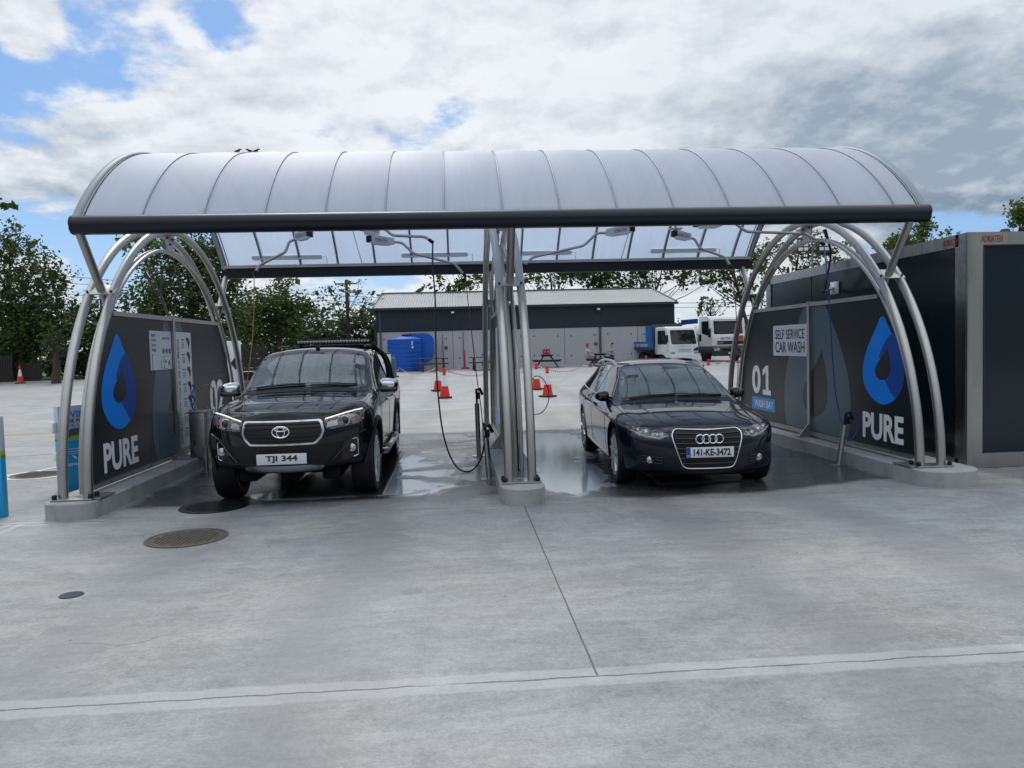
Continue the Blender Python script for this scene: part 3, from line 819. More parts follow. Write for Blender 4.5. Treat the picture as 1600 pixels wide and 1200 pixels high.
mb.build('sign_symbol', 'ghost_teal', ib)
for yy, zz, w, h in ((10.42, 1.56, .09, .2), (10.82, 1.555, .11, .16), (10.70, 1.53, .05, .08)):
    mb = MB(); mb.box((o2.x, yy, zz), (.003, w+.012, h+.012)); a = mb.build('sign_symbol', 'text_grey', ib)
    mb = MB(); mb.box((o2.x+.002, yy, zz), (.003, w, h)); mb.build('sign_symbol', 'white_vinyl', a)
mb = MB(); mb.box((o2.x+.004, 10.82, 1.57), (.002, .04, .05)); mb.box((o2.x, 10.95, 1.55), (.003, .05, .06)); mb.build('sign_symbol', 'ghost_teal', ib)
mb = MB(); mb.box((xc+.0155, 11.53, 1.15), (.004, .66, 1.66), 0); ib = mb.build('instruction_board', 'sign_white', pl_)
text('sign_lettering', 'INSTRUCTIONS: How to use our Machine', o2+Vector((0, 11.30, 1.13)), (0, 0, 1), (0, -1, 0), .085, 'text_grey', ib, 1.50, .001, .01)
R_ = random.Random(4)
for k in range(7):
    z = 1.86-.215*k
    mb = MB()
    mb.box((o2.x, 11.52, z+.01), (.002, .12, .018))
    for q in range(4): mb.box((o2.x, 11.52, z-.03-.024*q), (.002, .10+.04*R_.random(), .008))
    mb.build('sign_symbol', 'text_grey', ib, smooth=False)
    mb = MB(); mb.prism([(-.07, .05), (.03, .06), (.08, -.01), (.03, -.12), (.0, -.04), (-.07, .02)], (o2.x-.001, 11.72, z-.01), (0, 1, 0), (0, 0, 1), .002)
    mb.build('sign_symbol', 'black_vinyl', ib, smooth=False)
text('bay_number', '02', o+Vector((0, 13.02, .95)), u, v, .56, 'white_vinyl', pl_, .74, .003, .03)
sticker(pl_, s, xc, 'teal_notice', [(-.26, -.3), (.26, -.3), (.26, .3), (-.26, .3)], 10.74, .58, 'ghost_teal', 1, .0036)
# middle partition, seen almost edge on
pm = partition(XC[1], 'grey arched partition panel between the bays, seen almost edge on')
s, xc = -1, XC[1]; o, u, v = face_of(xc, s)
for yc, zc, h, w in ((10.5, 1.78, .44, .7), (12.0, 1.2, 1.5, .6)):
    sticker(pm, s, xc, 'instruction_board', rrect(w, h, .02), yc, zc, 'sign_white', 1, .004)
for k in range(4):
    mb = MB(); mb.box((xc-.019, 10.6, 1.92-k*.09), (.002, .3, .035)); mb.build('sign_symbol', 'logo_navy', pm)
sticker(pm, s, xc, 'wash_bay_label', rrect(.9, .3), 12.5, .5, 'label_blue', 1, .0042)
# ------------------------------------------------------------------ swing booms, hoses, lances
def smooth_path(pts, n=6):
    pts = [Vector(p) for p in pts]; out = []
    for i in range(len(pts)-1):
        p0, p1, p2, p3 = pts[max(i-1, 0)], pts[i], pts[i+1], pts[min(i+2, len(pts)-1)]
        for k in range(n):
            t = k/n
            out.append(.5*((2*p1)+(p2-p0)*t+(2*p0-5*p1+4*p2-p3)*t*t+(3*p1-p0-3*p2+p3)*t**3))
    out.append(pts[-1]); return out
def boom(h0, h1, arm, Y, label, hose, hm, hl, hs=.12):
    a, b = P(*h0, Y), P(*h1, Y); hub = Vector((a.x, Y, a.z+.06))
    root = empty('swing_boom', hub, label, 'boom arm', 'boom arms under the canopy')
    d = (b-a); L = d.length; d.normalize(); w = Vector((0, 1, 0)); n = Vector((-d.z, 0, d.x))
    if n.z < 0: n = -n
    mb = MB()
    q = [(-.06, .02), (.02, .07), (L, .055), (L+.02, -.03), (L*.75, -.07), (.03, -.075), (-.06, -.03)]
    o = a-Vector((0, .055, 0))
    u = d
    mb.prism(q if True else q, o+Vector((0, .11, 0)) if (u.cross(n)).y < 0 else o, u, n, .11)
    hb = mb.build('housing', 'satin_silver', root, smooth=False)
    # front face lettering
    rt = d if d.x > 0 else -d
    text('sign_lettering', 'ADRIATEH', o+d*(L*.45)+Vector((0, -.003, 0))+n*(0), rt, n, .055, 'red_print', hb, .20, .001, .01)
    mb = MB(); mb.box(a+Vector((-.0, .0, .0))-d*.03, (.09, .118, .10), .01); mb.build('end_cap', 'plastic_black', root)
    mb = MB(); zr = ZC+math.sqrt(RC*RC-(Y-YA)**2)-.04
    mb.tube([hub+Vector((0, 0, -.03)), Vector((hub.x, Y, zr))], .02, n=10); mb.box(hub+Vector((0, 0, .03)), (.20, .12, .02)); mb.lathe([(.045, 0), (.045, .06)], hub-Vector((0, 0, .05)), n=14)
    mb.build('hanger', 'stainless_steel', root)
    pts = [P(px, py, Y-.01*i) for i, (px, py) in enumerate(arm)]
    c = roundpoly3(pts, .05)
    mb = MB(); mb.tube(c, .021, n=10); mb.build('arm', 'stainless_steel', root)
    e = c[-1]; dd = (c[-1]-c[-2]).normalized()
    mb = MB(); mb.tube([e-dd*.01, e+dd*.07], .026, n=10); mb.build('hose_joint', 'plastic_black', root)
    pts = [P(px, py, yy) if yy else PX(px, py, 5.06) for px, py, yy in hose]; pts[0] = e+dd*.06
    mb = MB(); mb.tube(smooth_path(pts, 7), .0115 if hs is None else hs*.085, n=8)
    tag(mb.build('wash_hose', hm), hl, 'hose', 'wash hoses hanging from the boom arms')
def roundpoly3(pts, r):
    out = [pts[0]]
    for i in range(1, len(pts)-1):
        p0, p, p1 = pts[i-1], pts[i], pts[i+1]
        a = p+(p0-p).normalized()*min(r, (p0-p).length*.4); b = p+(p1-p).normalized()*min(r, (p1-p).length*.4)
        for j in range(5):
            t = j/4; out.append((1-t)**2*a+2*t*(1-t)*p+t*t*b)
    out.append(pts[-1]); return out
boom((481, 366), (462, 371), [(462, 374), (452, 377), (446, 394), (406, 414), (400, 424)], 12.2,
     'leftmost boom arm under the canopy, carrying the yellow hose',
     [(400, 426, 12.1), (397, 470, 12.1), (395, 520, 12.1), (391, 560, 12.0), (385, 600, 11.9), (372, 650, 11.8), (340, 650, 11.75), (318, 632, 11.6), (310, 615, 11.5), (318, 603, 11.5), (330, 604, 11.6), (336, 625, 11.65), (336, 650, 11.7)], 'hose_yellow', 'yellow hose hanging to the left partition and looping beside bay 02', .09)
boom((570, 356), (592, 362), [(596, 358), (602, 358), (613, 368), (664, 370), (671, 375)], 11.2,
     'boom arm with the near straight end above the black pickup, carrying the black hose',
     [(672, 377, 11.1), (676, 410, 11.1), (680, 470, 11.05), (681, 540, 10.9), (684, 610, 10.6), (693, 680, 10.2), (710, 725, 9.9), (732, 737, 9.75), (750, 720, 9.65), (757, 690, 9.6), (759, 668, 9.58)], 'hose_black', 'long black hose sagging in a loop between pickup and middle island', .13)
boom((580, 374), (615, 378), [(614, 378), (628, 379), (646, 396), (710, 412), (724, 428)], 12.3,
     'boom arm whose kinked end reaches towards the middle arch from the left bay',
     [(725, 430, 12.2), (730, 460, 12.2), (737, 520, 12.1), (745, 590, 11.9), (752, 640, 11.6), (756, 690, 11.4)], 'hose_red', 'dark red hose hanging down beside the middle partition', .09)
boom((984, 358), (948, 364), [(946, 364), (933, 364), (912, 384), (832, 402), (820, 414)], 11.9,
     'boom arm reaching left to the middle arch from above the estate car',
     [(820, 416, 11.8), (818, 470, 11.8), (822, 560, 11.6), (826, 600, 11.5), (836, 588, 11.5), (848, 592, 11.5), (857, 610, 11.5), (856, 630, 11.5), (846, 645, 11.5), (830, 648, 11.5)], 'hose_black', 'thin hose looping beside the right side of the middle arch', .08)
boom((1056, 366), (1078, 371), [(1078, 372), (1085, 373), (1094, 388), (1133, 402), (1140, 414)], 12.6,
     'small boom arm turned right above the estate car, carrying the dark red hose',
     [(1141, 418, 12.5), (1148, 460, 12.5), (1152, 520, 12.4), (1153, 580, 12.3), (1150, 620, 12.3)], 'hose_red', 'dark red hose hanging behind the estate car near the right arch', .09)
boom((1092, 349), (1128, 349), [(1126, 349), (1146, 347), (1166, 362), (1258, 365), (1270, 372), (1282, 379)], 10.9,
     'long boom arm reaching right to the right arch, carrying the blue hose',
     [(1284, 381, 10.85), (1291, 420, 0), (1296, 480, 0), (1300, 550, 0), (1305, 610, 0), (1312, 650, 0), (1318, 678, 9.6), (1328, 688, 9.45), (1338, 676, 9.4), (1341, 655, 9.4), (1336, 643, 9.4), (1330, 648, 9.5)], 'hose_blue', 'blue hose hanging in front of the right partition to the leaning lance holder', .10)
def lance(base, top, label, lm='plastic_black'):
    base, top = Vector(base), Vector(top); d = (top-base).normalized()
    root = empty('lance_holder', base, label, 'lance holder', 'spray lances in floor holders')
    mb = MB(); mb.tube([base, base+d*(top-base).length*.82], .036, n=14); mb.box(base+Vector((0, 0, .006)), (.2, .16, .012)); mb.build('holder_tube', 'stainless_steel', root)
    mb = MB(); mb.tube([base+d*.15, top+d*.02], .016, n=8); mb.tube([top-d*.02, top+d*.03, top+d*.05+Vector((.05, 0, .0)), top+Vector((.09, 0, -.05))], .022, n=8); mb.box(top+Vector((.03, 0, -.06)), (.05, .035, .10), .01)
    mb.build('spray_gun', lm, root)
lance((4.90, 9.56, 0), (5.00, 9.56, .64), 'leaning steel lance holder on the wet floor before the right partition')
lance((.37, 9.52, 0), (.335, 9.57, .63), 'dark steel lance holder on the wet floor beside the middle island')
lance((.30, 11.6, .0), (.29, 11.6, .98), 'slim lance holder behind the nearer holder by the middle island')
# control cabinet at the left partition
root = empty('control_cabinet', (-3.62, 11.25, 0), 'steel control cabinet on the left kerb in front of the instruction board', 'cabinet')
mb = MB(); mb.box((-3.72, 11.42, .50), (.22, .40, .64), .008); mb.build('body', 'brushed_trim', root)
mb = MB(); mb.box((-3.72, 11.42, .83), (.25, .43, .02), .004); mb.build('lid', 'stainless_steel', root)
mb = MB(); mb.box((-3.605, 11.42, .49), (.012, .32, .50), .003); mb.build('door', 'stainless_steel', root)
mb = MB(); mb.tube([(-3.52, 10.94, .0), (-3.52, 10.94, .36)], .035, n=14); tag(mb.build('guide_post', 'stainless_steel'), 'short steel tube post in front of the control cabinet', 'post')
# coiled blue hose on the left partition
mb = MB(); mb.tube(smooth_path([(-3.93, 11.75+.06*math.sin(a*1.2), 1.2-a*.035) for a in range(0, 22)], 3), .012, n=8)
tag(mb.build('air_hose', 'hose_blue'), 'dark blue hose hanging on the left partition beside the 02', 'hose')
# floor grates in both bays
def grate(x0, x1, y0, y1, label):
    root = empty('floor_grate', ((x0+x1)/2, y0, 0), label, 'grate', 'floor grates in the wash bays')
    mb = MB()
    for a, b in (((x0, y0), (x0, y1)), ((x1, y0), (x1, y1))): mb.bar((*a, .008), (*b, .008), .03, .012)
    for y in (y0, y1): mb.bar((x0+.016, y, .008), (x1-.016, y, .008), .03, .012)
    mb.build('frame', 'cast_iron_wet', root)
    mb = MB(); n = int((y1-y0)/.075)
    for k in range(1, n): mb.box(((x0+x1)/2, y0+(y1-y0)*k/n, .007), (x1-x0-.034, .03, .010))
    mb.build('slats', 'cast_iron_wet', root, smooth=False)
    mb = MB(); mb.box(((x0+x1)/2, (y0+y1)/2, .0035), (x1-x0-.04, y1-y0-.04, .001)); mb.build('pit', 'black_rubber', root)
grate(-2.02, -.90, 8.78, 12.4, 'steel floor grate under the black pickup'); grate(2.35, 3.45, 8.75, 12.4, 'steel floor grate under the navy estate car')

# ------------------------------------------------------------------ plant container at the right
CX, CY, CZ = 6.24, 8.98, 2.88
cont = empty('plant_container', (CX, CY, 0), 'dark panelled plant container with steel corner trims at the right edge', 'container')
CW, CL = 3.4, 6.05
mb = MB(); mb.box((CX+CW/2, CY+CL/2, CZ/2), (CW-.02, CL-.02, CZ-.03)); mb.build('shell', 'container_panel', cont, smooth=False)
for x in (CX, CX+CW):
    for y in (CY, CY+CL):
        mb = MB()
        sx, sy = (1 if x == CX else -1), (1 if y == CY else -1)
        mb.box((x+sx*.09, y, CZ/2), (.20, .03, CZ+.02)); mb.box((x, y+sy*.11, CZ/2), (.03, .20, CZ+.016))
        mb.build('corner_trim', 'brushed_trim', cont, smooth=False)
mb = MB()
mb.box((CX+CW/2, CY-.002, CZ-.07), (CW-.30, .026, .15)); mb.box((CX-.002, CY+CL/2, CZ-.07), (.026, CL-.30, .15))
mb.box((CX+CW/2, CY+CL/2, CZ-.002), (CW-.02, CL-.02, .03))
mb.build('top_trim', 'brushed_trim', cont, smooth=False)
mb = MB(); mb.box((CX+CW/2, CY-.003, .095), (CW-.30, .024, .18)); mb.box((CX-.003, CY+CL/2, .05), (.024, CL-.30, .1)); mb.build('bottom_trim', 'brushed_trim', cont, smooth=False)
mb = MB()
for z in (.195, CZ-.155): mb.box((CX+CW/2, CY-.016, z), (CW-.4, .012, .012))
for x in (CX+.20,): mb.box((x, CY-.016, CZ/2), (.012, .012, CZ-.36))
mb.build('panel_joint', 'gutter_dark', cont, smooth=False)
for y in (CY+2.1, CY+4.15):
    mb = MB(); mb.box((CX+.008, y, CZ/2-.03), (.012, .012, CZ-.2)); mb.build('panel_joint', 'gutter_dark', cont, smooth=False)
text('lettering', 'ADRIATEH', (CX+.30, CY-.017, CZ-.075), (1, 0, 0), (0, 0, 1), .085, 'red_print', cont, .27, .001, .015)
text('lettering', 'ADRIATEH', (CX-.017, CY+.30, CZ-.075), (0, -1, 0), (0, 0, 1), .085, 'red_print', cont, .32, .001, .015)
c = PX(1304, 450, CX-.02)
mb = MB(); mb.box(c, (.04, .22, .20), .004); mb.lathe([(.04, -.07), (.035, 0)], c+Vector((0, 0, 0)), 'X', 14); jb = mb.build('junction_box', 'sign_white', cont)
mb = MB()
a0 = Vector((5.36, 10.8, 3.22))
for k in range(4):
    mb.tube(smooth_path([a0+Vector((0, .02*k, 0)), a0+Vector((.10, .05, -.35)), Vector((5.75, 11.6, c.z+.02*k)), c+Vector((-.2, -.05+.03*k, -.06)), c+Vector((-.02, -.03+.02*k, 0))], 6), .014, n=6)
tag(mb.build('supply_hoses', 'black_rubber'), 'bundle of black supply pipes from the right arch to the container wall', 'pipes')

# ------------------------------------------------------------------ cars
def evaluated(ob):
    me = bpy.data.meshes.new_from_object(ob.evaluated_get(bpy.context.evaluated_depsgraph_get()))
    return me
def car_body(st, bow, rows_mid, wells, creases=(), sub=3, rear_bow=0.0):
    # st: list of (y, [(x,z)...9 half points]); mirrored loft, closed, subdivided, wheel wells cut
    bm = bmesh.new(); rings = []
    for y, pts in st:
        n = len(pts); R = [None]*(2*n-2)
        for i, (x, z) in enumerate(pts):
            if i in (0, n-1): R[i if i == 0 else n-1] = bm.verts.new((0, y, z))
            else: R[i] = bm.verts.new((x, y, z)); R[2*n-2-i] = bm.verts.new((-x, y, z))
        rings.append(R)
    N = len(rings[0]); n = N//2+1
    cl = bm.edges.layers.float.new('crease_edge')
    for a, b in zip(rings[:-1], rings[1:]):
        for k in range(N): bm.faces.new((a[k], a[(k+1) % N], b[(k+1) % N], b[k]))
    for R, bw, end in ((rings[0], bow, 0), (rings[-1], -rear_bow, 1)):
        rows = [[R[0]]]
        for i in range(1, n-1):
            l, r = R[i], R[N-i]
            row = [l]
            for f in (.62, .0, -.62):
                k = bw*(1-abs(f)**2.2) if f else bw
                k = bw*(1-abs(f)**2.4)
                row.append(bm.verts.new((l.co.x*f, l.co.y-k*rows_mid(i, n), l.co.z)))
            row.append(r); rows.append(row)
        rows.append([R[n-1]])
        for a, b in zip(rows[:-1], rows[1:]):
            if len(a) == 1:
                for k in range(4): bm.faces.new((a[0], b[k], b[k+1])) if True else 0
            elif len(b) == 1:
                for k in range(4): bm.faces.new((b[0], a[k+1], a[k]))
            else:
                for k in range(4): bm.faces.new((a[k], a[k+1], b[k+1], b[k]))
    bm.edges.ensure_lookup_table()
    for (si, ri, w) in creases:
        # crease along the car on ring point ri between stations
        s0, s1 = si
        for k in range(s0, s1):
            for q in ((ri,) if ri in (0, n-1) else (ri, N-ri)):
                e = bm.edges.get((rings[k][q], rings[k+1][q]))
                if e: e[cl] = w
    for k in range(N):
        e = bm.edges.get((rings[0][k], rings[0][(k+1) % N]))
        if e: e[cl] = .35
    bmesh.ops.recalc_face_normals(bm, faces=bm.faces)
    me = bpy.data.meshes.new('b'); bm.to_mesh(me); bm.free()
    ob = bpy.data.objects.new('b', me); COL.objects.link(ob)
    sm = ob.modifiers.new('s', 'SUBSURF'); sm.levels = sm.render_levels = sub
    cuts = []
    for (y, z, r, w0) in wells:
        for s in (-1, 1):
            mb = MB(); mb.lathe([(r, w0*s), (r, 1.4*s)], (0, y, z), 'X', 48)
            c = mb.build('cut', 'plastic_black'); cuts.append(c)
            bo = ob.modifiers.new('c', 'BOOLEAN'); bo.operation = 'DIFFERENCE'; bo.solver = 'EXACT'; bo.object = c
    res = evaluated(ob)
    for c in cuts: bpy.data.objects.remove(c)
    bpy.data.objects.remove(ob)
    return res
class Skin:
    def __init__(s, me):
        bm = bmesh.new(); bm.from_mesh(me); s.t = BVHTree.FromBMesh(bm); bm.free()
    def front(s, u, v): return s.hit(Vector((u, -4, v)), Vector((0, 1, 0)))
    def back(s, u, v): return s.hit(Vector((u, 12, v)), Vector((0, -1, 0)))
    def side(s, sg): return lambda u, v: s.hit(Vector((sg*4, u, v)), Vector((-sg, 0, 0)))
    def top(s, u, v): return s.hit(Vector((u, v, 5)), Vector((0, 0, -1)))
    def hit(s, o, d):
        h = s.t.ray_cast(o, d)
        if h[0] is None:
            # clamp to nearest surface along the ray
            best = None
            for k in range(60):
                q = o+d*(k*.2); nn = s.t.find_nearest(q)
                if best is None or nn[3] < best[3]: best = nn
            return best[0], best[1]
        n = h[1]
        if n.dot(d) > 0: n = -n
        return h[0], n
def patch(fn, poly, off, name, m, parent, res=.05, mirror=False, skirt=True):
    poly = list(poly)
    bd = dens(poly, res)
    xs = [p[0] for p in bd]; ys = [p[1] for p in bd]
    pts = [Vector(p) for p in bd]; nb = len(pts)
    nx, ny = int((max(xs)-min(xs))/res), int((max(ys)-min(ys))/res)
    for i in range(1, nx+1):
        for j in range(1, ny+1):
            q = Vector((min(xs)+(i-.5+.02*(j % 2))*res, min(ys)+(j-.5)*res))
            if inpoly(q, bd) and min((q-b).length for b in pts[:nb]) > res*.45: pts.append(q)
    vo, eo, fo, *_ = delaunay_2d_cdt(pts, [(i, (i+1) % nb) for i in range(nb)], [], 1, 1e-5)
    mb = MB(); pos_, nor = [], []
    for p in vo:
        h, n = fn(p.x, p.y); pos_.append(h+n*off); nor.append(n)
    b = mb.addv(pos_)
    for f in fo: mb.face([b+i for i in f])
    if skirt:
        from collections import Counter
        cnt = Counter(tuple(sorted((f[i], f[(i+1) % len(f)]))) for f in fo for i in range(len(f)))
        b2 = mb.addv([p-n*(off+.006) for p, n in zip(pos_, nor)])
        for (i, j), c in cnt.items():
            if c == 1: mb.face((b+i, b+j, b2+j, b2+i))
    if mirror:
        mb.v = [(-x, y, z) for x, y, z in mb.v]; mb.f = [f[::-1] for f in mb.f]
    o = mb.build(name, m, parent, sharp=50)
    return o
def strip(pts, w, closed=False):
    pts = [Vector(p) for p in pts]; L, R = [], []
    for i, p in enumerate(pts):
        a, b = pts[max(i-1, 0)], pts[min(i+1, len(pts)-1)]; t = (b-a).normalized(); n = Vector((-t.y, t.x))*w/2
        L.append(tuple(p+n)); R.append(tuple(p-n))
    return L+R[::-1]
def flat_tube(fn, pts, w, h, name, m, parent, closed=False, off=.004, step=.03, n=8):
    q = dens(pts, step, closed); P3 = []
    for p in q:
        a, nn = fn(p[0], p[1]); P3.append(a+nn*off)
    mb = MB(); mb.tube(P3, 1, n=n, closed=closed, flat=(w/2, h/2)) if w != h else mb.tube(P3, w/2, n=n, closed=closed)
    return mb.build(name, m, parent, sharp=60)
def wheel(parent, x, y, r, w, sg, spokes, rim_m, twin=False):
    rr = r*.70
    mb = MB(); mb.lathe([(rr*.2, -w*.1), (rr*.97, -w*.1)], (x, y, r), 'X', 32)
    hubo = mb.build('wheel', 'chassis', parent)
    prof = [(rr, -w*.46), (r*.90, -w*.50), (r*.965, -w*.46), (r*.99, -w*.38), (r, -w*.2), (r, w*.2), (r*.99, w*.38), (r*.965, w*.46), (r*.90, w*.50), (rr, w*.46)]
    mb = MB(); mb.lathe(prof, (x, y, r), 'X', 56, cap=False)
    for k in range(5):
        pass
    mb.build('tyre', 'tyre_rubber', hubo, sharp=25)
    f = sg*w*.5
    mb = MB(); mb.lathe([(rr*1.02, sg*w*.47), (rr*.985, sg*w*.50), (rr*.93, sg*w*.44), (rr*.92, sg*w*.05)], (x, y, r), 'X', 56, cap=False)
    mb.lathe([(rr*.24, sg*w*.30), (rr*.22, sg*w*.40), (rr*.12, sg*w*.43), (0.0, sg*w*.43)], (x, y, r), 'X', 28, cap=False)
    for k in range(spokes):
        for dt in ((-.16, .16) if twin else (0,)):
            a = 2*PI*k/spokes+PI/2; a1 = a+dt*.55; a2 = a+dt*1.4
            p0 = Vector((x+sg*w*.37, y+math.cos(a1)*rr*.17, r+math.sin(a1)*rr*.17)); p1 = Vector((x+sg*w*.43, y+math.cos(a2)*rr*.95, r+math.sin(a2)*rr*.95))
            mid = p0.lerp(p1, .5)+Vector((sg*w*.03, 0, 0))
            wd = rr*(.095 if twin else .15)
            mb.tube([p0, mid, p1], wd, n=8, rr=[wd*1.05, wd*.85, wd*.95], flat=(1, .55))
    mb.build('rim', rim_m, hubo, sharp=40)
    mb = MB(); mb.lathe([(rr*.80, sg*w*.12), (rr*.80, sg*w*.16), (rr*.3, sg*w*.16)], (x, y, r), 'X', 32, cap=False); mb.build('brake_disc', 'satin_silver', hubo)
    return hubo
def number_plate(parent, fn, cx, cz, w, h, s, blue=False, tilt=0, off=.02):
    p, n = fn(cx, cz); y = p.y-off
    mb = MB(); mb.box((cx, y, cz), (w+.02, .012, h+.02), .003); hold = mb.build('number_plate', 'plastic_black', parent)
    mb = MB(); mb.box((cx, y-.008, cz), (w, .006, h), .002); mb.build('plate_face', 'plate_white', hold)
    x = cx
    if blue:
        mb = MB(); mb.box((cx-w/2+.022, y-.012, cz), (.042, .003, h-.004)); mb.build('plate_band', 'plate_blue', hold); x = cx+.02
        text('plate_mark', 'IRL', (cx-w/2+.022, y-.0145, cz-.035), (1, 0, 0), (0, 0, 1), .018, 'plate_white', hold, .03)
    text('plate_lettering', s, (x, y-.012, cz), (1, 0, 0), (0, 0, 1), h*.70, 'black_vinyl', hold, w*(.78 if blue else .64), .001, .034)
    return hold
def mirror_(parent, c, sg, cap, size=(.21, .12, .15)):
    # door mirror: rounded shell, wider outboard
    bm = bmesh.new(); bmesh.ops.create_uvsphere(bm, u_segments=20, v_segments=12, radius=1)
    for v in bm.verts:
        x, y, z = v.co; sx = abs(x)**.7*(1 if x > 0 else -1); sz = abs(z)**.75*(1 if z > 0 else -1)
        k = 1-.18*(x*sg)
        v.co = Vector((sx*size[0]/2, y*size[1]/2*(1.0 if y < 0 else .45), sz*size[2]/2*(1-.22*x*sg)))
    mb = MB(); mb.bm(bm, Matrix.Translation(Vector(c))); bm.free()
    o = mb.build('mirror', cap, parent, sharp=80)
    mb = MB(); mb.tube([Vector(c)+Vector((-sg*size[0]*.3, .01, -size[2]*.42)), Vector(c)+Vector((-sg*(size[0]*.5+.06), .02, -size[2]*.42))], .03, n=8, flat=(1, .6)); mb.build('mirror_stalk', 'plastic_black', o)
    return o
def squash(o, z0, k, kx):
    for c in o.children:
        if c.type == 'MESH':
            for v in c.data.vertices:
                v.co.x *= kx
                if v.co.z > z0: v.co.z = z0+(v.co.z-z0)*k
        squash(c, z0, k, kx)
def rowk(i, n): return (.55, .75, .95, 1.0, .95, .85, .8, .8, .8)[min(i, 8)]
def build_pickup():
    root = empty('pickup_truck', (0, 0, 0), 'black double cab pickup truck with light bar and chrome grille in the left wash bay', 'pickup truck')
    def S(y, a): return (y, a)
    z0 = .36
    st = [
     S(.36, [(0,.40),(.54,.40),(.68,.45),(.725,.62),(.725,.84),(.69,.955),(.57,1.00),(.32,1.03),(0,1.035)]),
     S(.47, [(0,.37),(.60,.37),(.80,.42),(.845,.62),(.845,.86),(.80,.99),(.66,1.045),(.36,1.07),(0,1.08)]),
     S(.60, [(0,.37),(.66,.37),(.89,.42),(.922,.63),(.922,.89),(.86,1.03),(.73,1.085),(.38,1.105),(0,1.115)]),
     S(.97, [(0,.38),(.70,.38),(.91,.45),(.935,.68),(.935,.92),(.89,1.065),(.76,1.115),(.40,1.14),(0,1.15)]),
     S(1.38,[(0,.38),(.72,.38),(.905,.42),(.925,.68),(.925,.94),(.885,1.085),(.78,1.14),(.43,1.17),(0,1.18)]),
     S(1.55,[(0,.38),(.72,.38),(.905,.42),(.925,.68),(.925,.95),(.88,1.095),(.775,1.195),(.43,1.235),(0,1.245)]),
     S(1.95,[(0,.38),(.72,.38),(.905,.42),(.925,.68),(.925,.96),(.875,1.105),(.745,1.47),(.43,1.52),(0,1.53)]),
     S(2.32,[(0,.38),(.72,.38),(.905,.42),(.925,.68),(.925,.965),(.872,1.11),(.70,1.69),(.42,1.755),(0,1.765)]),
     S(2.55,[(0,.38),(.72,.38),(.905,.42),(.925,.68),(.925,.97),(.872,1.115),(.695,1.73),(.42,1.80),(0,1.81)]),
     S(3.1, [(0,.38),(.72,.38),(.905,.42),(.925,.68),(.925,.97),(.872,1.12),(.695,1.745),(.42,1.815),(0,1.825)]),
     S(3.62,[(0,.38),(.72,.38),(.905,.42),(.925,.68),(.925,.975),(.872,1.125),(.69,1.71),(.42,1.775),(0,1.785)]),
     S(3.78,[(0,.38),(.72,.38),(.905,.42),(.925,.68),(.925,.98),(.875,1.13),(.66,1.58),(.39,1.62),(0,1.63)]),
     S(3.84,[(0,.40),(.72,.40),(.905,.44),(.925,.68),(.925,.985),(.895,1.145),(.80,1.155),(.45,1.13),(0,1.13)]),
     S(4.5, [(0,.45),(.72,.45),(.905,.50),(.93,.70),(.93,.99),(.90,1.15),(.80,1.16),(.45,1.13),(0,1.13)]),
     S(5.15,[(0,.52),(.72,.52),(.895,.55),(.92,.72),(.92,1.0),(.89,1.155),(.80,1.165),(.45,1.14),(0,1.14)]),
     S(5.28,[(0,.55),(.70,.55),(.86,.58),(.88,.72),(.88,1.0),(.86,1.14),(.78,1.15),(.45,1.14),(0,1.14)]),
    ]
    me = car_body(st, .34, rowk, [(.98, .385, .475, .52), (4.06, .385, .475, .52)], [((0, 5), 6, .6), ((5, 11), 6, .45), ((4, 15), 4, .45), ((0, 15), 2, .5), ((4, 12), 5, .5), ((12, 15), 5, .6)])
    me.materials.append(M['paint_black']); body = link('body', me, root, sharp=40)
    sk = Skin(me); F = sk.front; SR, SL = sk.side(1), sk.side(-1)
    # windscreen with black surround
    ws = [(-.745, 1.205), (-.4, 1.255), (0, 1.265), (.4, 1.255), (.745, 1.205), (.715, 1.55), (.665, 1.66), (.33, 1.705), (0, 1.71), (-.33, 1.705), (-.665, 1.66), (-.715, 1.55)]
    w0 = patch(F, ws, .003, 'windscreen_surround', 'gloss_black', root, .06)
    k = [(x*.95, 1.245+(z-1.205)*.90) for x, z in ws]; patch(F, k, .007, 'windscreen', 'glass_screen', w0, .06)
    for s, fn in ((1, SR), (-1, SL)):
        for nm, poly in (('side_window', [(1.72, 1.15), (2.62, 1.165), (2.62, 1.70), (2.40, 1.685), (2.05, 1.45)]), ('side_window', [(2.70, 1.165), (3.42, 1.175), (3.30, 1.68), (2.70, 1.70)]), ('side_window', [(3.47, 1.18), (3.66, 1.19), (3.56, 1.55), (3.38, 1.66)])):
            patch(fn, roundpoly(poly, .05), .004, nm, 'glass_dark', root, .07)
        flat_tube(fn, [(1.66, 1.13), (2.6, 1.145), (3.68, 1.165)], .02, .012, 'belt_trim', 'chrome', root)
        for nm, pts in (('door_gap', [(1.52, .46), (1.53, .9), (1.60, 1.10)]), ('door_gap', [(2.66, .46), (2.66, 1.12)]), ('door_gap', [(3.70, 1.12), (3.70, .95), (3.52, .62), (3.50, .46)]), ('door_gap', [(3.80, .5), (3.80, 1.12)])):
            flat_tube(fn, pts, .009, .006, nm, 'black_rubber', root, off=.0)
        for y in (2.42, 3.36):
            p, n = fn(y, .99); mb = MB(); mb.box(p+n*.022, (.03, .20, .035), .012); mb.build('door_handle', 'chrome', root)
        # side step
        mb = MB(); mb.tube([(s*.90, 1.55, .40), (s*.95, 1.65, .39), (s*.95, 3.35, .39), (s*.90, 3.45, .40)], .04, n=12); st_ = mb.build('side_step', 'satin_silver', root)
        for y in (1.9, 3.0):
            mb = MB(); mb.box((s*.95, y, .428), (.07, .34, .012), .004); mb.build('step_pad', 'plastic_black', st_)
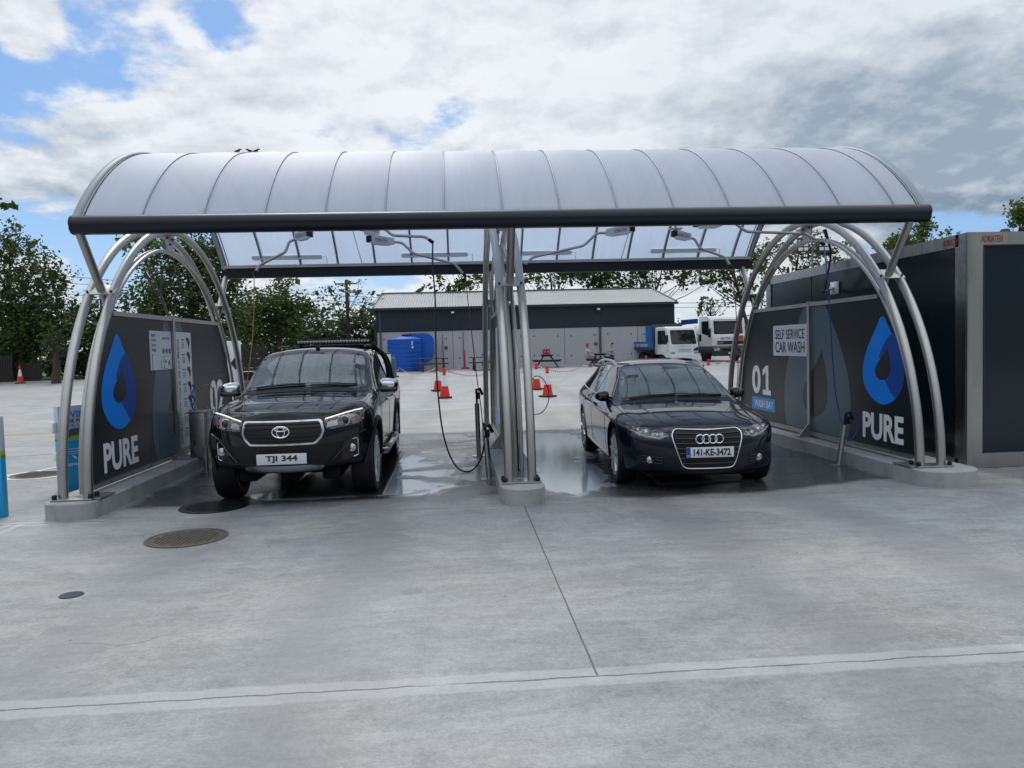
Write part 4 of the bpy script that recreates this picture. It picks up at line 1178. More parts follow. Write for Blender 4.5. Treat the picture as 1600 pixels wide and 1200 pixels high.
        # arch lips
        for wy in (.98, 4.06):
            mb = MB(); pts = []
            for q in range(25):
                a = rad(-18)+rad(216)*q/24; y, z = wy+.485*math.cos(a), .385+.485*math.sin(a)
                if z < .36: continue
                p, n = fn(y, max(z, .44)); pts.append(Vector((p.x, y, z))+n*.004)
            mb.tube(pts, 1, n=8, flat=(.028, .02)); mb.build('wheel_arch_trim', 'plastic_black', root, sharp=60)
        wheel(root, s*.775, .98, .385, .265, s, 6, 'alloy', True); wheel(root, s*.79, 4.06, .385, .265, s, 6, 'alloy', True)
        mirror_(root, (s*1.0, 1.80, 1.235), s, 'chrome', (.25, .17, .19))
        mb = MB(); mb.box((s*1.0, 1.785, 1.165), (.23, .15, .08), .03); mb.build('mirror_base', 'gloss_black', root)
        mb = MB(); mb.box((s*.80, 4.62, .42), (.26, .015, .30), .004); mb.build('mud_flap', 'black_rubber', root)
    # front
    low = [(-.80, .50), (-.62, .43), (.62, .43), (.80, .50), (.70, .70), (.50, .675), (-.50, .675), (-.70, .70)]
    patch(F, low, .002, 'lower_intake', 'plastic_black', root, .05)
    go = [(-.39, .938), (.39, .938), (.412, .915), (.432, .815), (.405, .745), (.34, .682), (-.34, .682), (-.405, .745), (-.432, .815), (-.412, .915)]
    gi = [(x*.945, .811+(z-.811)*.86) for x, z in go]
    g0 = patch(F, roundpoly(go, .014), .012, 'grille_frame', 'chrome', root, .04)
    g1 = patch(F, roundpoly(gi, .02), .016, 'grille', 'gloss_black', g0, .04)
    for z in (.895, .855, .775, .735):
        hw = .385 if z > .8 else .345
        flat_tube(F, [(-hw, z), (0, z), (hw, z)], .024, .02, 'grille_bar', 'plastic_black', g0, off=.022)
    p, n = F(0, .825)
    mb = MB(); E_ = lambda rx, rz, cz=.825, t=.009: mb.tube([(rx*math.cos(a), p.y-.036, cz+rz*math.sin(a)) for a in [2*PI*q/32 for q in range(32)]], t, n=8, closed=True)
    E_(.088, .058); E_(.040, .056, .825, .007); E_(.062, .020, .853, .007); mb.build('badge', 'chrome', g0)
    # bonnet leading edge chrome / seams
    flat_tube(F, [(-.80, .985), (-.42, .975), (0, .985), (.42, .975), (.80, .985)], .010, .006, 'bonnet_seam', 'black_rubber', root, off=0)
    for s in (-1, 1):
        mr = s < 0
        hp = [(.43, .94), (.56, .968), (.73, 1.005), (.815, 1.015), (.83, .96), (.81, .885), (.735, .852), (.46, .822), (.432, .87)]
        h0 = patch(F, roundpoly(hp, .02), .006, 'headlight', 'lamp_glass', root, .035, mirror=mr)
        fs = (lambda u, v, s=s: F(s*u, v))
        flat_tube(fs, [(.44, .934), (.56, .960), (.73, .996), (.795, 1.004)], .018, .014, 'running_light', 'drl', h0, off=.012)
        for cx, cz, r, m in ((.635, .905, .055, 'lamp_inner'),):
            p, n = fs(cx, cz); mb = MB(); mb.lathe([(r, .0), (r, -.014), (r*.86, -.016), (r*.8, -.006)], p, 'Y', 24, cap=False); lr = mb.build('lamp_ring', 'chrome', h0)
            mb = MB(); mb.lathe([(r*.8, -.008), (r*.5, -.022), (0, -.028)], p, 'Y', 20, cap=False); mb.build('lamp_lens', 'glass_dark', h0)
        patch(fs, [(.735, .885), (.765, .892), (.77, .94), (.74, .935)], .010, 'indicator', 'amber' , h0, .03)
        patch(fs, [(.455, .845), (.565, .862), (.555, .915), (.46, .90)], .010, 'lamp_strip', 'lamp_inner', h0, .03)
        fp = [(.58, .48), (.73, .50), (.79, .56), (.795, .72), (.70, .745), (.61, .66)]
        patch(fs, roundpoly(fp, .03), .004, 'fog_surround', 'gloss_black', root, .04)
        flat_tube(fs, [(.69, .70), (.745, .705), (.755, .70), (.752, .52), (.705, .505)], .012, .012, 'fog_bracket', 'chrome', root, off=.008)
        p, n = fs(.70, .605); mb = MB(); mb.lathe([(.042, .01), (.042, -.022), (.035, -.026), (.03, -.015), (0, -.024)], p, 'Y', 24, cap=False); mb.build('fog_lamp', 'lamp_inner', root)
        flat_tube(fs, [(.50, .50), (.62, .62), (.72, .73), (.83, .78)], .035, .02, 'bumper_crease', 'paint_black', root, off=.004)
    sp = [(-.42, .455), (-.24, .475), (.24, .475), (.42, .455), (.36, .405), (-.36, .405)]
    patch(F, roundpoly(sp, .02), .022, 'skid_plate', 'satin_silver', root, .05)
    number_plate(root, F, 0, .545, .52, .111, 'TJI 344', False, 0, .018)
    # bonnet crease lines and washer jets, wipers
    T = sk.top
    for s in (-1, 1):
        flat_tube(T, [(s*.47, .40), (s*.55, .80), (s*.58, 1.30)], .030, .012, 'bonnet_crease', 'paint_black', root, off=.0)
        flat_tube(T, [(s*.775, .42), (s*.80, .9), (s*.815, 1.40)], .008, .006, 'bonnet_seam', 'black_rubber', root, off=.0)
    patch(T, [(-.80, 1.40), (.80, 1.40), (.76, 1.50), (.4, 1.53), (-.4, 1.53), (-.76, 1.50)], .004, 'cowl', 'plastic_black', root, .06)
    for a, b in (((-.62, 1.235), (-.02, 1.275)), ((.05, 1.255), (.62, 1.255))): flat_tube(F, [a, ((a[0]+b[0])/2, (a[1]+b[1])/2+.008), b], .022, .02, 'wiper', 'plastic_black', root, off=.018)
    mb = MB(); mb.tube([(0, 2.46, 1.80), (.01, 2.62, 1.865)], .006, n=6); mb.box((0, 2.46, 1.80), (.05, .08, .04), .012); mb.build('aerial', 'plastic_black', root)
    mb = MB()
    for x in (-.60, .60): mb.tube([(x, 2.75, 1.79), (x, 2.85, 1.835), (x, 3.45, 1.835), (x, 3.55, 1.79)], .016, n=8)
    mb.build('roof_rail', 'plastic_black', root)
    # sports bar with light bar
    mb = MB()
    for y in (3.92,):
        mb.tube(roundpoly3([Vector((-.84, y+.55, 1.15)), Vector((-.80, y+.10, 1.62)), Vector((-.60, y, 1.82)), Vector((.60, y, 1.82)), Vector((.80, y+.10, 1.62)), Vector((.84, y+.55, 1.15))], .25), .04, n=12)
        mb.tube(roundpoly3([Vector((-.84, y-.02, 1.15)), Vector((-.79, y+.02, 1.60)), Vector((-.60, y, 1.84))], .2), .035, n=10); mb.tube(roundpoly3([Vector((.84, y-.02, 1.15)), Vector((.79, y+.02, 1.60)), Vector((.60, y, 1.84))], .2), .035, n=10)
    mb.build('sports_bar', 'plastic_black', root)
    mb = MB(); mb.box((0, 3.86, 1.915), (1.16, .07, .085), .012)
    for x in (-.5, .5): mb.box((x, 3.88, 1.86), (.04, .04, .08))
    lb = mb.build('light_bar', 'plastic_black', root)
    mb = MB()
    for k in range(24): mb.box((-.53+k*.0461, 3.822, 1.915), (.040, .008, .052), .004)
    mb.build('light_bar_lens', 'lamp_inner', lb)
    mb = MB(); mb.box((0, 4.55, 1.155), (1.55, 1.2, .03), .01); mb.build('bed_cover', 'plastic_black', root)
    mb = MB()
    for x in (-.45, 0, .45): mb.box((x, 2.2, .33), (.20, 3.6, .14), .03)
    for y in (.98, 4.06): mb.tube([(-.68, y, .385), (.68, y, .385)], .06, n=10)
    mb.box((0, .9, .37), (1.0, 1.0, .06), .02)
    mb.build('underbody', 'chassis', root)
    squash(root, 1.05, .86, .98)
    return root
def build_estate(paint, plate, label):
    root = empty('estate_car', (0, 0, 0), label, 'estate car')
    S = lambda y, a: (y, a)
    st = [
     S(.33, [(0,.20),(.46,.20),(.65,.24),(.715,.42),(.71,.58),(.655,.655),(.54,.69),(.31,.708),(0,.712)]),
     S(.42, [(0,.185),(.55,.185),(.77,.23),(.825,.45),(.82,.625),(.755,.71),(.61,.745),(.35,.765),(0,.77)]),
     S(.60, [(0,.18),(.66,.18),(.87,.23),(.905,.48),(.90,.69),(.825,.765),(.66,.80),(.37,.82),(0,.83)]),
     S(.95, [(0,.18),(.70,.18),(.91,.26),(.936,.52),(.928,.75),(.868,.82),(.70,.852),(.39,.875),(0,.885)]),
     S(1.35,[(0,.18),(.72,.18),(.90,.23),(.930,.53),(.925,.78),(.868,.86),(.73,.89),(.41,.915),(0,.925)]),
     S(1.52,[(0,.18),(.72,.18),(.90,.23),(.930,.53),(.925,.79),(.864,.88),(.735,.92),(.42,.955),(0,.965)]),
     S(1.95,[(0,.18),(.72,.18),(.90,.23),(.932,.53),(.928,.81),(.860,.915),(.665,1.17),(.40,1.215),(0,1.225)]),
     S(2.38,[(0,.18),(.72,.18),(.90,.23),(.934,.54),(.930,.825),(.856,.935),(.605,1.345),(.37,1.385),(0,1.395)]),
     S(2.75,[(0,.18),(.72,.18),(.90,.23),(.936,.54),(.932,.835),(.856,.945),(.60,1.395),(.37,1.44),(0,1.45)]),
     S(3.4, [(0,.18),(.72,.18),(.90,.23),(.936,.55),(.933,.85),(.858,.96),(.60,1.405),(.37,1.45),(0,1.46)]),
     S(4.05,[(0,.20),(.70,.20),(.90,.26),(.930,.56),(.925,.87),(.85,.97),(.59,1.37),(.36,1.415),(0,1.425)]),
     S(4.45,[(0,.24),(.68,.24),(.88,.30),(.912,.58),(.905,.89),(.83,.985),(.57,1.29),(.35,1.335),(0,1.345)]),
     S(4.75,[(0,.28),(.66,.28),(.84,.34),(.875,.60),(.868,.90),(.80,.995),(.60,1.06),(.36,1.09),(0,1.10)]),
     S(4.90,[(0,.32),(.60,.32),(.76,.38),(.80,.60),(.79,.86),(.74,.94),(.56,.97),(.34,.985),(0,.99)]),
    ]
    me = car_body(st, .32, rowk, [(.95, .335, .40, .56), (3.86, .335, .40, .56)], [((0, 5), 6, .45), ((5, 12), 6, .4), ((0, 12), 4, .45), ((0, 13), 2, .5), ((4, 12), 5, .35)])
    me.materials.append(M[paint]); body = link('body', me, root, sharp=40)
    sk = Skin(me); F = sk.front; SR, SL = sk.side(1), sk.side(-1); T = sk.top
    ws = [(-.715, .935), (-.4, .975), (0, .985), (.4, .975), (.715, .935), (.618, 1.265), (.57, 1.33), (.3, 1.362), (0, 1.37), (-.3, 1.362), (-.57, 1.33), (-.618, 1.265)]
    w0 = patch(F, ws, .003, 'windscreen_surround', 'gloss_black', root, .06)
    patch(F, [(x*.955, 0.965+(z-.935)*.90) for x, z in ws], .007, 'windscreen', 'glass_screen', w0, .06)
    for s, fn in ((1, SR), (-1, SL)):
        for poly in ([(1.78, .965), (2.72, .985), (2.72, 1.365), (2.50, 1.36), (2.12, 1.20)], [(2.79, .985), (3.62, 1.0), (3.52, 1.36), (2.79, 1.37)], [(3.68, 1.0), (4.42, 1.035), (4.30, 1.20), (4.02, 1.325), (3.60, 1.36)]):
            patch(fn, roundpoly(poly, .05), .004, 'side_window', 'glass_dark', root, .07)
        flat_tube(fn, [(1.70, .945), (2.7, .968), (3.65, .985), (4.50, 1.02), (4.40, 1.20), (4.08, 1.355), (3.5, 1.395), (2.55, 1.395), (2.1, 1.22), (1.74, .985)], .018, .010, 'window_trim', 'satin_silver', root, step=.06)
        flat_tube(fn, [(1.40, .30), (3.35, .30)], .02, .012, 'sill_trim', 'satin_silver', root)
        flat_tube(fn, [(1.3, .80), (2.5, .825), (4.5, .86)], .03, .008, 'shoulder_line', paint, root, off=0)
        for pts in ([(1.50, .32), (1.50, .7), (1.58, .92)], [(2.74, .30), (2.755, .97)], [(3.62, .97), (3.60, .75), (3.44, .50), (3.40, .32)]): flat_tube(fn, pts, .008, .005, 'door_gap', 'black_rubber', root, off=0)
        for y in (2.48, 3.36):
            p, n = fn(y, .85); mb = MB(); mb.box(p+n*.02, (.025, .20, .03), .01); mb.build('door_handle', paint, root)
        wheel(root, s*.785, .95, .335, .235, s, 10 if True else 5, 'alloy', False); wheel(root, s*.80, 3.86, .335, .235, s, 10, 'alloy', False)
        mirror_(root, (s*.90, 1.86, .985), s, 'gloss_black', (.19, .15, .14))
        pts = []
        for y, z in ((2.36, 1.345), (2.55, 1.405), (2.9, 1.445), (3.5, 1.45), (4.0, 1.42), (4.25, 1.36)): pts.append(Vector((s*.60, y, z)))
        mb = MB(); mb.tube(smooth_path(pts, 4), .016, n=8); mb.build('roof_rail', 'satin_silver', root)
    go = [(-.345, .695), (.345, .695), (.385, .65), (.375, .58), (.285, .315), (.24, .288), (-.24, .288), (-.285, .315), (-.375, .58), (-.385, .65)]
    rp = roundpoly(go, .035)
    g1 = patch(F, rp, .006, 'grille', 'plastic_black', root, .04)
    flat_tube(F, rp, .015, .015, 'grille_frame', 'chrome', g1, closed=True, off=.010)
    for k in range(7):
        z = .655-k*.052; hw = .36 if z > .56 else .36-(.56-z)*.33
        flat_tube(F, [(-hw*.97, z), (0, z), (hw*.97, z)], .016, .016, 'grille_bar', 'gloss_black', g1, off=.012)
    p, n = F(0, .59); mb = MB()
    for k in range(4):
        cx = -.105+.07*k
        mb.tube([(cx+.046*math.cos(a), p.y-.028+(.004 if k % 2 else 0), .605+.046*math.sin(a)) for a in [2*PI*q/28 for q in range(28)]], .0075, n=8, closed=True)
    mb.build('badge', 'chrome', g1)
    if plate: number_plate(root, F, 0, .465, .52, .111, plate, True, 0, .022)
    for s in (-1, 1):
        fs = (lambda u, v, s=s: F(s*u, v))
        hp = [(.405, .625), (.53, .585), (.68, .612), (.80, .668), (.835, .722), (.76, .728), (.58, .702), (.44, .66)]
        h0 = patch(F, roundpoly(hp, .02), .005, 'headlight', 'lamp_glass', root, .035, mirror=s < 0)
        for cx, cz, r in ((.635, .662, .038), (.53, .638, .027), (.715, .685, .024)):
            p, n = fs(cx, cz); mb = MB(); mb.lathe([(r, .0), (r, -.012), (r*.85, -.014), (r*.78, -.004), (r*.4, -.014), (0, -.018)], p+Vector((0, -.002, 0)), 'Y', 22, cap=False); mb.build('lamp_lens', 'lamp_inner', h0)
        flat_tube(fs, [(.44, .625), (.53, .60), (.67, .628), (.78, .675)], .012, .010, 'running_light', 'lamp_inner', h0, off=.009)
        fp = [(.46, .30), (.68, .335), (.72, .41), (.48, .415)]
        f0 = patch(fs, roundpoly(fp, .03), .003, 'side_intake', 'plastic_black', root, .04)
        for z in (.33, .365, .398): flat_tube(fs, [(.48, z), (.60, z+.002), (.69, z+.01)], .010, .010, 'intake_bar', 'gloss_black', f0, off=.006)
        p, n = fs(.61, .365); mb = MB(); mb.lathe([(.038, .01), (.038, -.016), (.03, -.02), (.026, -.012), (0, -.02)], p, 'Y', 22, cap=False); mb.build('fog_lamp', 'lamp_inner', f0)
        flat_tube(T, [(s*.42, .46), (s*.50, .9), (s*.56, 1.40)], .026, .010, 'bonnet_crease', paint, root, off=0)
        flat_tube(T, [(s*.70, .48), (s*.775, .9), (s*.80, 1.40)], .007, .005, 'bonnet_seam', 'black_rubber', root, off=0)
    flat_tube(F, [(-.70, .722), (-.4, .726), (0, .729), (.4, .726), (.70, .722)], .008, .005, 'bonnet_seam', 'black_rubber', root, off=0)
    patch(F, [(-.62, .215), (.62, .215), (.56, .262), (-.56, .262)], .004, 'lower_intake', 'plastic_black', root, .05)
    patch(T, [(-.74, 1.40), (.74, 1.40), (.70, 1.49), (.4, 1.52), (-.4, 1.52), (-.70, 1.49)], .004, 'cowl', 'plastic_black', root, .06)
    for a, b in (((-.60, .955), (.0, 1.0)), ((.02, .975), (.60, .975))): flat_tube(F, [a, ((a[0]+b[0])/2, (a[1]+b[1])/2+.008), b], .02, .018, 'wiper', 'plastic_black', root, off=.016)
    mb = MB(); mb.box((0, 2.3, .20), (1.2, 3.9, .08), .02)
    for y in (.95, 3.86): mb.tube([(-.68, y, .335), (.68, y, .335)], .05, n=10)
    mb.build('underbody', 'chassis', root)
    squash(root, .7, .955, .985)
    return root
def mat_glass_screen():
    # dark cabin seen through a tinted, water-streaked screen
    m = mat('glass_screen', (.020, .030, .030), .03, 0, .62, coat=.6)
    g = NT(m.node_tree); b = g.n['Principled BSDF']; o = g.obj()
    streak = g.noise(g.vmul(o, (26, 2.0, 2.0)), 1.0, 5, .7)
    n = g.noise(o, 3, 3)
    g.l.new(g.mix(g.mr(n, .35, .65), (.036, .056, .053), (.098, .126, .120)), b.inputs['Base Color'])
    g.l.new(g.mr(streak, .45, .75, .02, .16), b.inputs['Roughness'])
mat_glass_screen()
pk = build_pickup(); pk.location = (-1.835, 8.03, 0); pk.rotation_euler.z = rad(0.3)
au = build_estate('paint_navy', '141-KE-3472', 'navy blue estate car with silver roof rails parked in the right wash bay'); au.location = (2.68, 7.98, 0); au.rotation_euler.z = rad(-2.6)
# ------------------------------------------------------------------ shed at the back of the yard
BY = 48.2; GB = .39
bl = empty('yard_shed', (4.5, BY, GB), 'long low shed with grey concrete lower wall, navy cladding and metal roof', 'shed')
BX0, BX1 = -4.85, 13.85; ZE = 4.15; ZS = 2.72; YR = 54.4; ZR = 5.48
def mat_shed():
    for nm, base, per, hor in (('clad_sheet', (.008, .017, .028), .20, True),):
        m = mat(nm, base, .42, var=.12, vscale=.5); g = NT(m.node_tree); x, y, z = g.sep(g.pos())
        wv = g.math('SINE', g.mul(x, 2*PI/per)); g.l.new(g.bump(wv, .35, .02), g.n['Principled BSDF'].inputs['Normal'])
mat_shed()
mb = MB(); n = 8; w = (BX1-BX0)/n
for i in range(n): mb.box((BX0+w*(i+.5), BY, (GB-.1+ZS)/2), (w-.025, .2, ZS-GB+.1))
mb.build('concrete_wall', 'precast', bl, smooth=False)
mb = MB(); mb.box(((BX0+BX1)/2, BY+.14, (GB+ZS)/2), (BX1-BX0-.05, .05, ZS-GB)); mb.build('joint_backing', 'gutter_dark', bl, smooth=False)
mb = MB()
R_ = random.Random(2)
for i in range(n):
    for dx in (-.75, .75):
        for z in (1.0, 2.25): mb.lathe([(.05, -.104), (.05, -.101), (0, -.104)], (BX0+w*(i+.5)+dx, BY, z+R_.uniform(-.04, .04)), 'Y', 8)
mb.build('cast_sockets', 'gutter_dark', bl)
mb = MB(); mb.box(((BX0+BX1)/2, BY-.03, (ZS+ZE)/2+.01), (BX1-BX0+.12, .2, ZE-ZS-.02)); mb.build('cladding', 'clad_sheet', bl, smooth=False)
mb = MB(); mb.box(((BX0+BX1)/2, BY+6.3, 2.2), (BX1-BX0-.02, 12.3, 3.7))
for x in (BX0, BX1): mb.prism([(0, 0), (12.4, 0), (6.2, ZR-ZE-.05)], (x-.1 if x > 0 else x+.1, BY+.05, ZE-.03), (0, 1, 0), (0, 0, 1), .08)
mb.build('rear_walls', 'cladding_navy', bl, smooth=False)
mb = MB(); N = 460
for (ya, za, yb, zb) in ((BY-.28, ZE+.0, YR, ZR), (YR, ZR, 2*YR-BY+.28, ZE)):
    ra, rb_ = [], []
    for i in range(N+1):
        x = BX0-.18+(BX1-BX0+.36)*i/N; dz = .02*(1 if (i % 4) in (1, 2) else 0)
        ra.append(mb.addv([(x, ya, za+.06+dz)])); rb_.append(mb.addv([(x, yb, zb+.06+dz)]))
    for i in range(N): mb.face((ra[i], ra[i+1], rb_[i+1], rb_[i]))
rf = mb.build('roof', 'roof_metal', bl, smooth=False)
mb = MB(); mb.bar((BX0-.2, YR, ZR+.11), (BX1+.2, YR, ZR+.11), .4, .05); mb.build('ridge_cap', 'roof_metal', rf, smooth=False)
for x in (BX0-.18, BX1+.18):
    mb = MB(); mb.bar((x, BY-.3, ZE+.06), (x, YR, ZR+.06), .06, .16); mb.bar((x, YR, ZR+.06), (x, 2*YR-BY, ZE+.06), .06, .16); mb.build('verge_trim', 'gutter_dark' if x < 0 else 'roof_metal', rf, smooth=False)
mb = MB(); mb.bar((BX0-.45, BY-.33, ZE-.02), (BX1+.25, BY-.33, ZE-.02), .16, .14); mb.build('gutter', 'gutter_dark', bl)
for px, top in ((595, ZE-.1), (938, ZS), (692, ZS-.25), (724, ZS-.1)):
    x = P(px, 540, BY-.2).x
    mb = MB(); mb.tube([(x, BY-.17, GB), (x, BY-.17, top)], .055 if px in (595, 938) else .02, n=8); mb.build('downpipe', 'downpipe_grey', bl)
mb = MB(); x = BX0-.1; mb.tube([(x-.25, BY-.33, ZE-.1), (x-.22, BY-.3, ZE-.45), (x, BY-.2, ZE-.7), (x, BY-.18, GB)], .05, n=8); mb.build('downpipe', 'gutter_dark', bl)
for px in (707, 935):
    c = P(px, 483 if px < 800 else 480, BY-.3); c.z = ZE-.30
    mb = MB(); mb.box(c, (.34, .12, .22), .01); f = mb.build('flood_light', 'gutter_dark', bl)
    mb = MB(); mb.box(c+Vector((.0, -.065, -.0)), (.16, .01, .10)); mb.build('lamp_face', 'sign_white', f)
for px, py in ((697, 543), (931, 537), (1008, 540)):
    c = P(px, py, BY-.12); mb = MB(); mb.box(c, (.20, .06, .18), .01); mb.build('wall_box', 'downpipe_grey', bl)

# ------------------------------------------------------------------ blue tanks
def tank(x, y, r, h, label, sc=1):
    g0 = gz(y); root = empty('water_tank', (x, y, g0), label, 'tank', 'blue plastic tanks by the shed')
    prof = [(r*.98, 0)]
    N = 7
    for i in range(N):
        z0, z1 = h*.86*i/N, h*.86*(i+1)/N
        prof += [(r, z0+.05), (r, z1-.035), (r-.025, z1-.012)]
    prof += [(r, h*.88), (r*.97, h*.905), (r*.6, h*.95), (r*.25, h*.985), (.0, h*.99)]
    mb = MB(); mb.lathe(prof, (x, y, g0), n=56); mb.build('shell', 'tank_blue', root, sharp=30)
    mb = MB(); mb.lathe([(r*.27, h*.96), (r*.27, h*1.02), (r*.25, h*1.035), (0, h*1.04)], (x+r*.1, y-.1, g0), n=24); mb.build('lid', 'plastic_black', root)
    mb = MB(); mb.box((x+r*.45, y-r*.895, g0+h*.78), (.06, .02, .22)); mb.box((x+r*.45, y-r*.895, g0+h*.66), (.14, .02, .12)); mb.build('sticker', 'sign_white', root)
tank(-3.02, 46.2, 1.05, 2.1, 'nearer ribbed blue water tank with dark lid, left of the shed wall')
y = 46.9; root = empty('water_tank', (-2.05, y, gz(y)), 'second blue tank with rounded end, behind the ribbed blue tank', 'tank', 'blue plastic tanks by the shed')
mb = MB(); poly = roundpoly([(-1.05, .08), (.82, .55), (.82, 2.2), (-1.05, 2.2)], .55, 8); mb.prism(poly, (-2.15, y+.7, gz(y)), (1, 0, 0), (0, 0, 1), 1.4); mb.build('shell', 'tank_blue', root, sharp=30)
mb = MB(); mb.box((-2.3, y, gz(y)+.12), (1.5, 1.2, .24)); mb.build('base', 'concrete_kerb', root)

# ------------------------------------------------------------------ cones
def make_cone():
    root = empty('traffic_cone', (0, 0, 0), 'x', 'traffic cone', 'tall red and white traffic cones')
    mb = MB(); poly = roundpoly([(-.235, -.235), (.235, -.235), (.235, .235), (-.235, .235)], .10, 4); mb.prism(poly, (0, 0, .0), (1, 0, 0), (0, 1, 0), .055); mb.build('base', 'black_rubber', root)
    R = lambda z: .165-.125*((z-.055)/.90)**.9
    for nm, z0, z1, m, k in (('lower_band', .055, .40, 'cone_red', 1.05), ('sleeve', .40, .76, 'cone_white', .86), ('upper_band', .76, .955, 'cone_red', .92)):
        mb = MB(); mb.lathe([(R(z0+(z1-z0)*t/6)*k, z0+(z1-z0)*t/6) for t in range(7)]+[(0, z1)], (0, 0, 0), n=28, cap=False); mb.build(nm, m, root)
    mb = MB(); mb.lathe([(.045, .94), (.05, .965), (.045, .99), (0, .995)], (0, 0, 0), n=16, cap=False); mb.build('top_knob', 'cone_red', root)
    return root
cone = make_cone()
CONES = [((-.41, 25.4), 'front cone of the pair left of the middle arch'), ((-.72, 29.3), 'rear cone of the pair left of the middle arch, half behind the front one'), ((2.90, 24.5), 'front cone of the pair right of the middle arch'), ((2.97, 28.6), 'rear cone of the pair right of the middle arch'),
         ((P(1107, 580, 27.5).x, 27.5), 'traffic cone between estate car roof and right arch, in front of the tanker lorry'), ((P(1010, 580, 33).x, 33), 'traffic cone whose tip just shows above the estate car roof'), ((P(32, 597, 44).x, 44), 'small traffic cone by the dark gate at the far left'), ((P(615, 583, 40).x, 40), 'traffic cone beside the pale cabinet behind the pickup')]
for i, ((x, y), lab) in enumerate(CONES):
    c = cone if i == 0 else copy_tree(cone)
    c['label'] = lab; c.location = (x, y, gz(y)); c.rotation_euler.z = .3*i
def tape(pts, label):
    mb = MB()
    for i in range(len(pts)-1):
        a, b = Vector(pts[i]), Vector(pts[i+1]); N = max(4, int((b-a).length/.25))
        for k in range(N):
            p = a.lerp(b, k/N); q = a.lerp(b, (k+1)/N)
            for v, t in ((p, k/N), (q, (k+1)/N)): v.z -= .30*4*t*(1-t)*min(1, (b-a).length/6)
            mb.cur = k % 2
            j = mb.addv([p-Vector((0, 0, .022)), q-Vector((0, 0, .022)), q+Vector((0, .004, .022)), p+Vector((0, .004, .022))]); mb.face((j, j+1, j+2, j+3))
    mb.cur = 0
    return tag(mb.build('barrier_tape', ['tape_white', 'tape_red'], smooth=False), label, 'tape', 'barrier tapes')
def cz_(i, dz=.92): (x, y), _ = CONES[i]; return (x, y, gz(y)+dz)
tape([cz_(7, .55), (-3.2, 43.6, gz(43.6)+.3), cz_(1)], 'red and white barrier tape from the pale cabinet to the left cone pair')
tape([cz_(0), (2.4, 42, gz(42)+.25), cz_(3)], 'red and white barrier tape hanging low between the two cone pairs')
tape([cz_(3), (7.0, 42, gz(42)+.22), (11.0, 40.5, gz(40)+.3)], 'red and white barrier tape passing in front of the seated people')
tape([(11.0, 40.5, gz(40)+.3), (14.4, 39.5, gz(39)+.35), (18.5, 38.5, gz(38)+.3)], 'red and white barrier tape in front of the flatbed lorry')

# ------------------------------------------------------------------ picnic tables
def make_table():
    root = empty('picnic_table', (0, 0, 0), 'x', 'picnic table', 'dark picnic tables by the shed')
    mb = MB()
    for i in range(5): mb.box((0, -.30+.15*i, .74), (1.75, .135, .045), .008)
    mb.build('table_top', 'picnic_black', root)
    for s in (-1, 1):
        mb = MB()
        for i in range(2): mb.box((0, s*(.66+.14*i), .44), (1.75, .125, .045), .008)
        mb.build('bench', 'picnic_black', root)
    for x in (-.6, .6):
        mb = MB()
        for s in (-1, 1): mb.bar((x, s*.18, .71), (x, s*.66, .0), .06, .10, (1, 0, 0))
        mb.bar((x+.03, -.80, .39), (x+.03, .80, .39), .05, .10); mb.bar((x-.03, -.33, .69), (x-.03, .33, .69), .05, .08)
        mb.build('leg_frame', 'picnic_black', root)
    return root
tb = make_table()
TBL = [((P(855, 571, 45.5).x, 45.5, rad(82)), 'black picnic table by the shed wall with a red crate on it'), ((P(938, 569, 45.2).x, 45.2, rad(80)), 'black picnic table with two people seated at it'), ((P(677, 576, 44.5).x, 44.5, rad(2)), 'empty dark picnic table standing in front of the blue tanks'), ((P(757, 574, 44.5).x, 44.5, rad(2)), 'dark picnic table partly hidden behind the middle arch, with a seated person')]
for i, ((x, y, r), lab) in enumerate(TBL):
    t = tb if i == 0 else copy_tree(tb); t['label'] = lab; t.location = (x, y, gz(y)); t.rotation_euler.z = r
x, y, _ = TBL[0][0]; z = gz(y)+.765
root = empty('red_crate', (x-.05, y-.1, z), 'red plastic crate standing on the left black picnic table', 'crate')
mb = MB(); mb.prism([(-.22, 0), (.22, 0), (.19, .28), (.15, .33), (-.15, .33), (-.19, .28)], (x-.05, y+.1, z), (1, 0, 0), (0, 0, 1), .4); mb.build('shell', 'red_plastic', root, smooth=False)
mb = MB()
for dx in (-.11, .11): mb.box((x-.05+dx, y-.305, z+.16), (.05, .01, .05))
mb.build('handle', 'sign_white', root)
p = P(727, 573, 46.5); mb = MB(); mb.tube([(p.x, 46.5, gz(46.5)), (p.x-.05, 46.5, gz(46.5)+1.15)], .05, n=8); mb.box((p.x, 46.5, gz(46.5)+.05), (.5, .4, .08))
tag(mb.build('barrier_post', 'red_plastic'), 'thin red barrier post leaning by the shed wall', 'post')

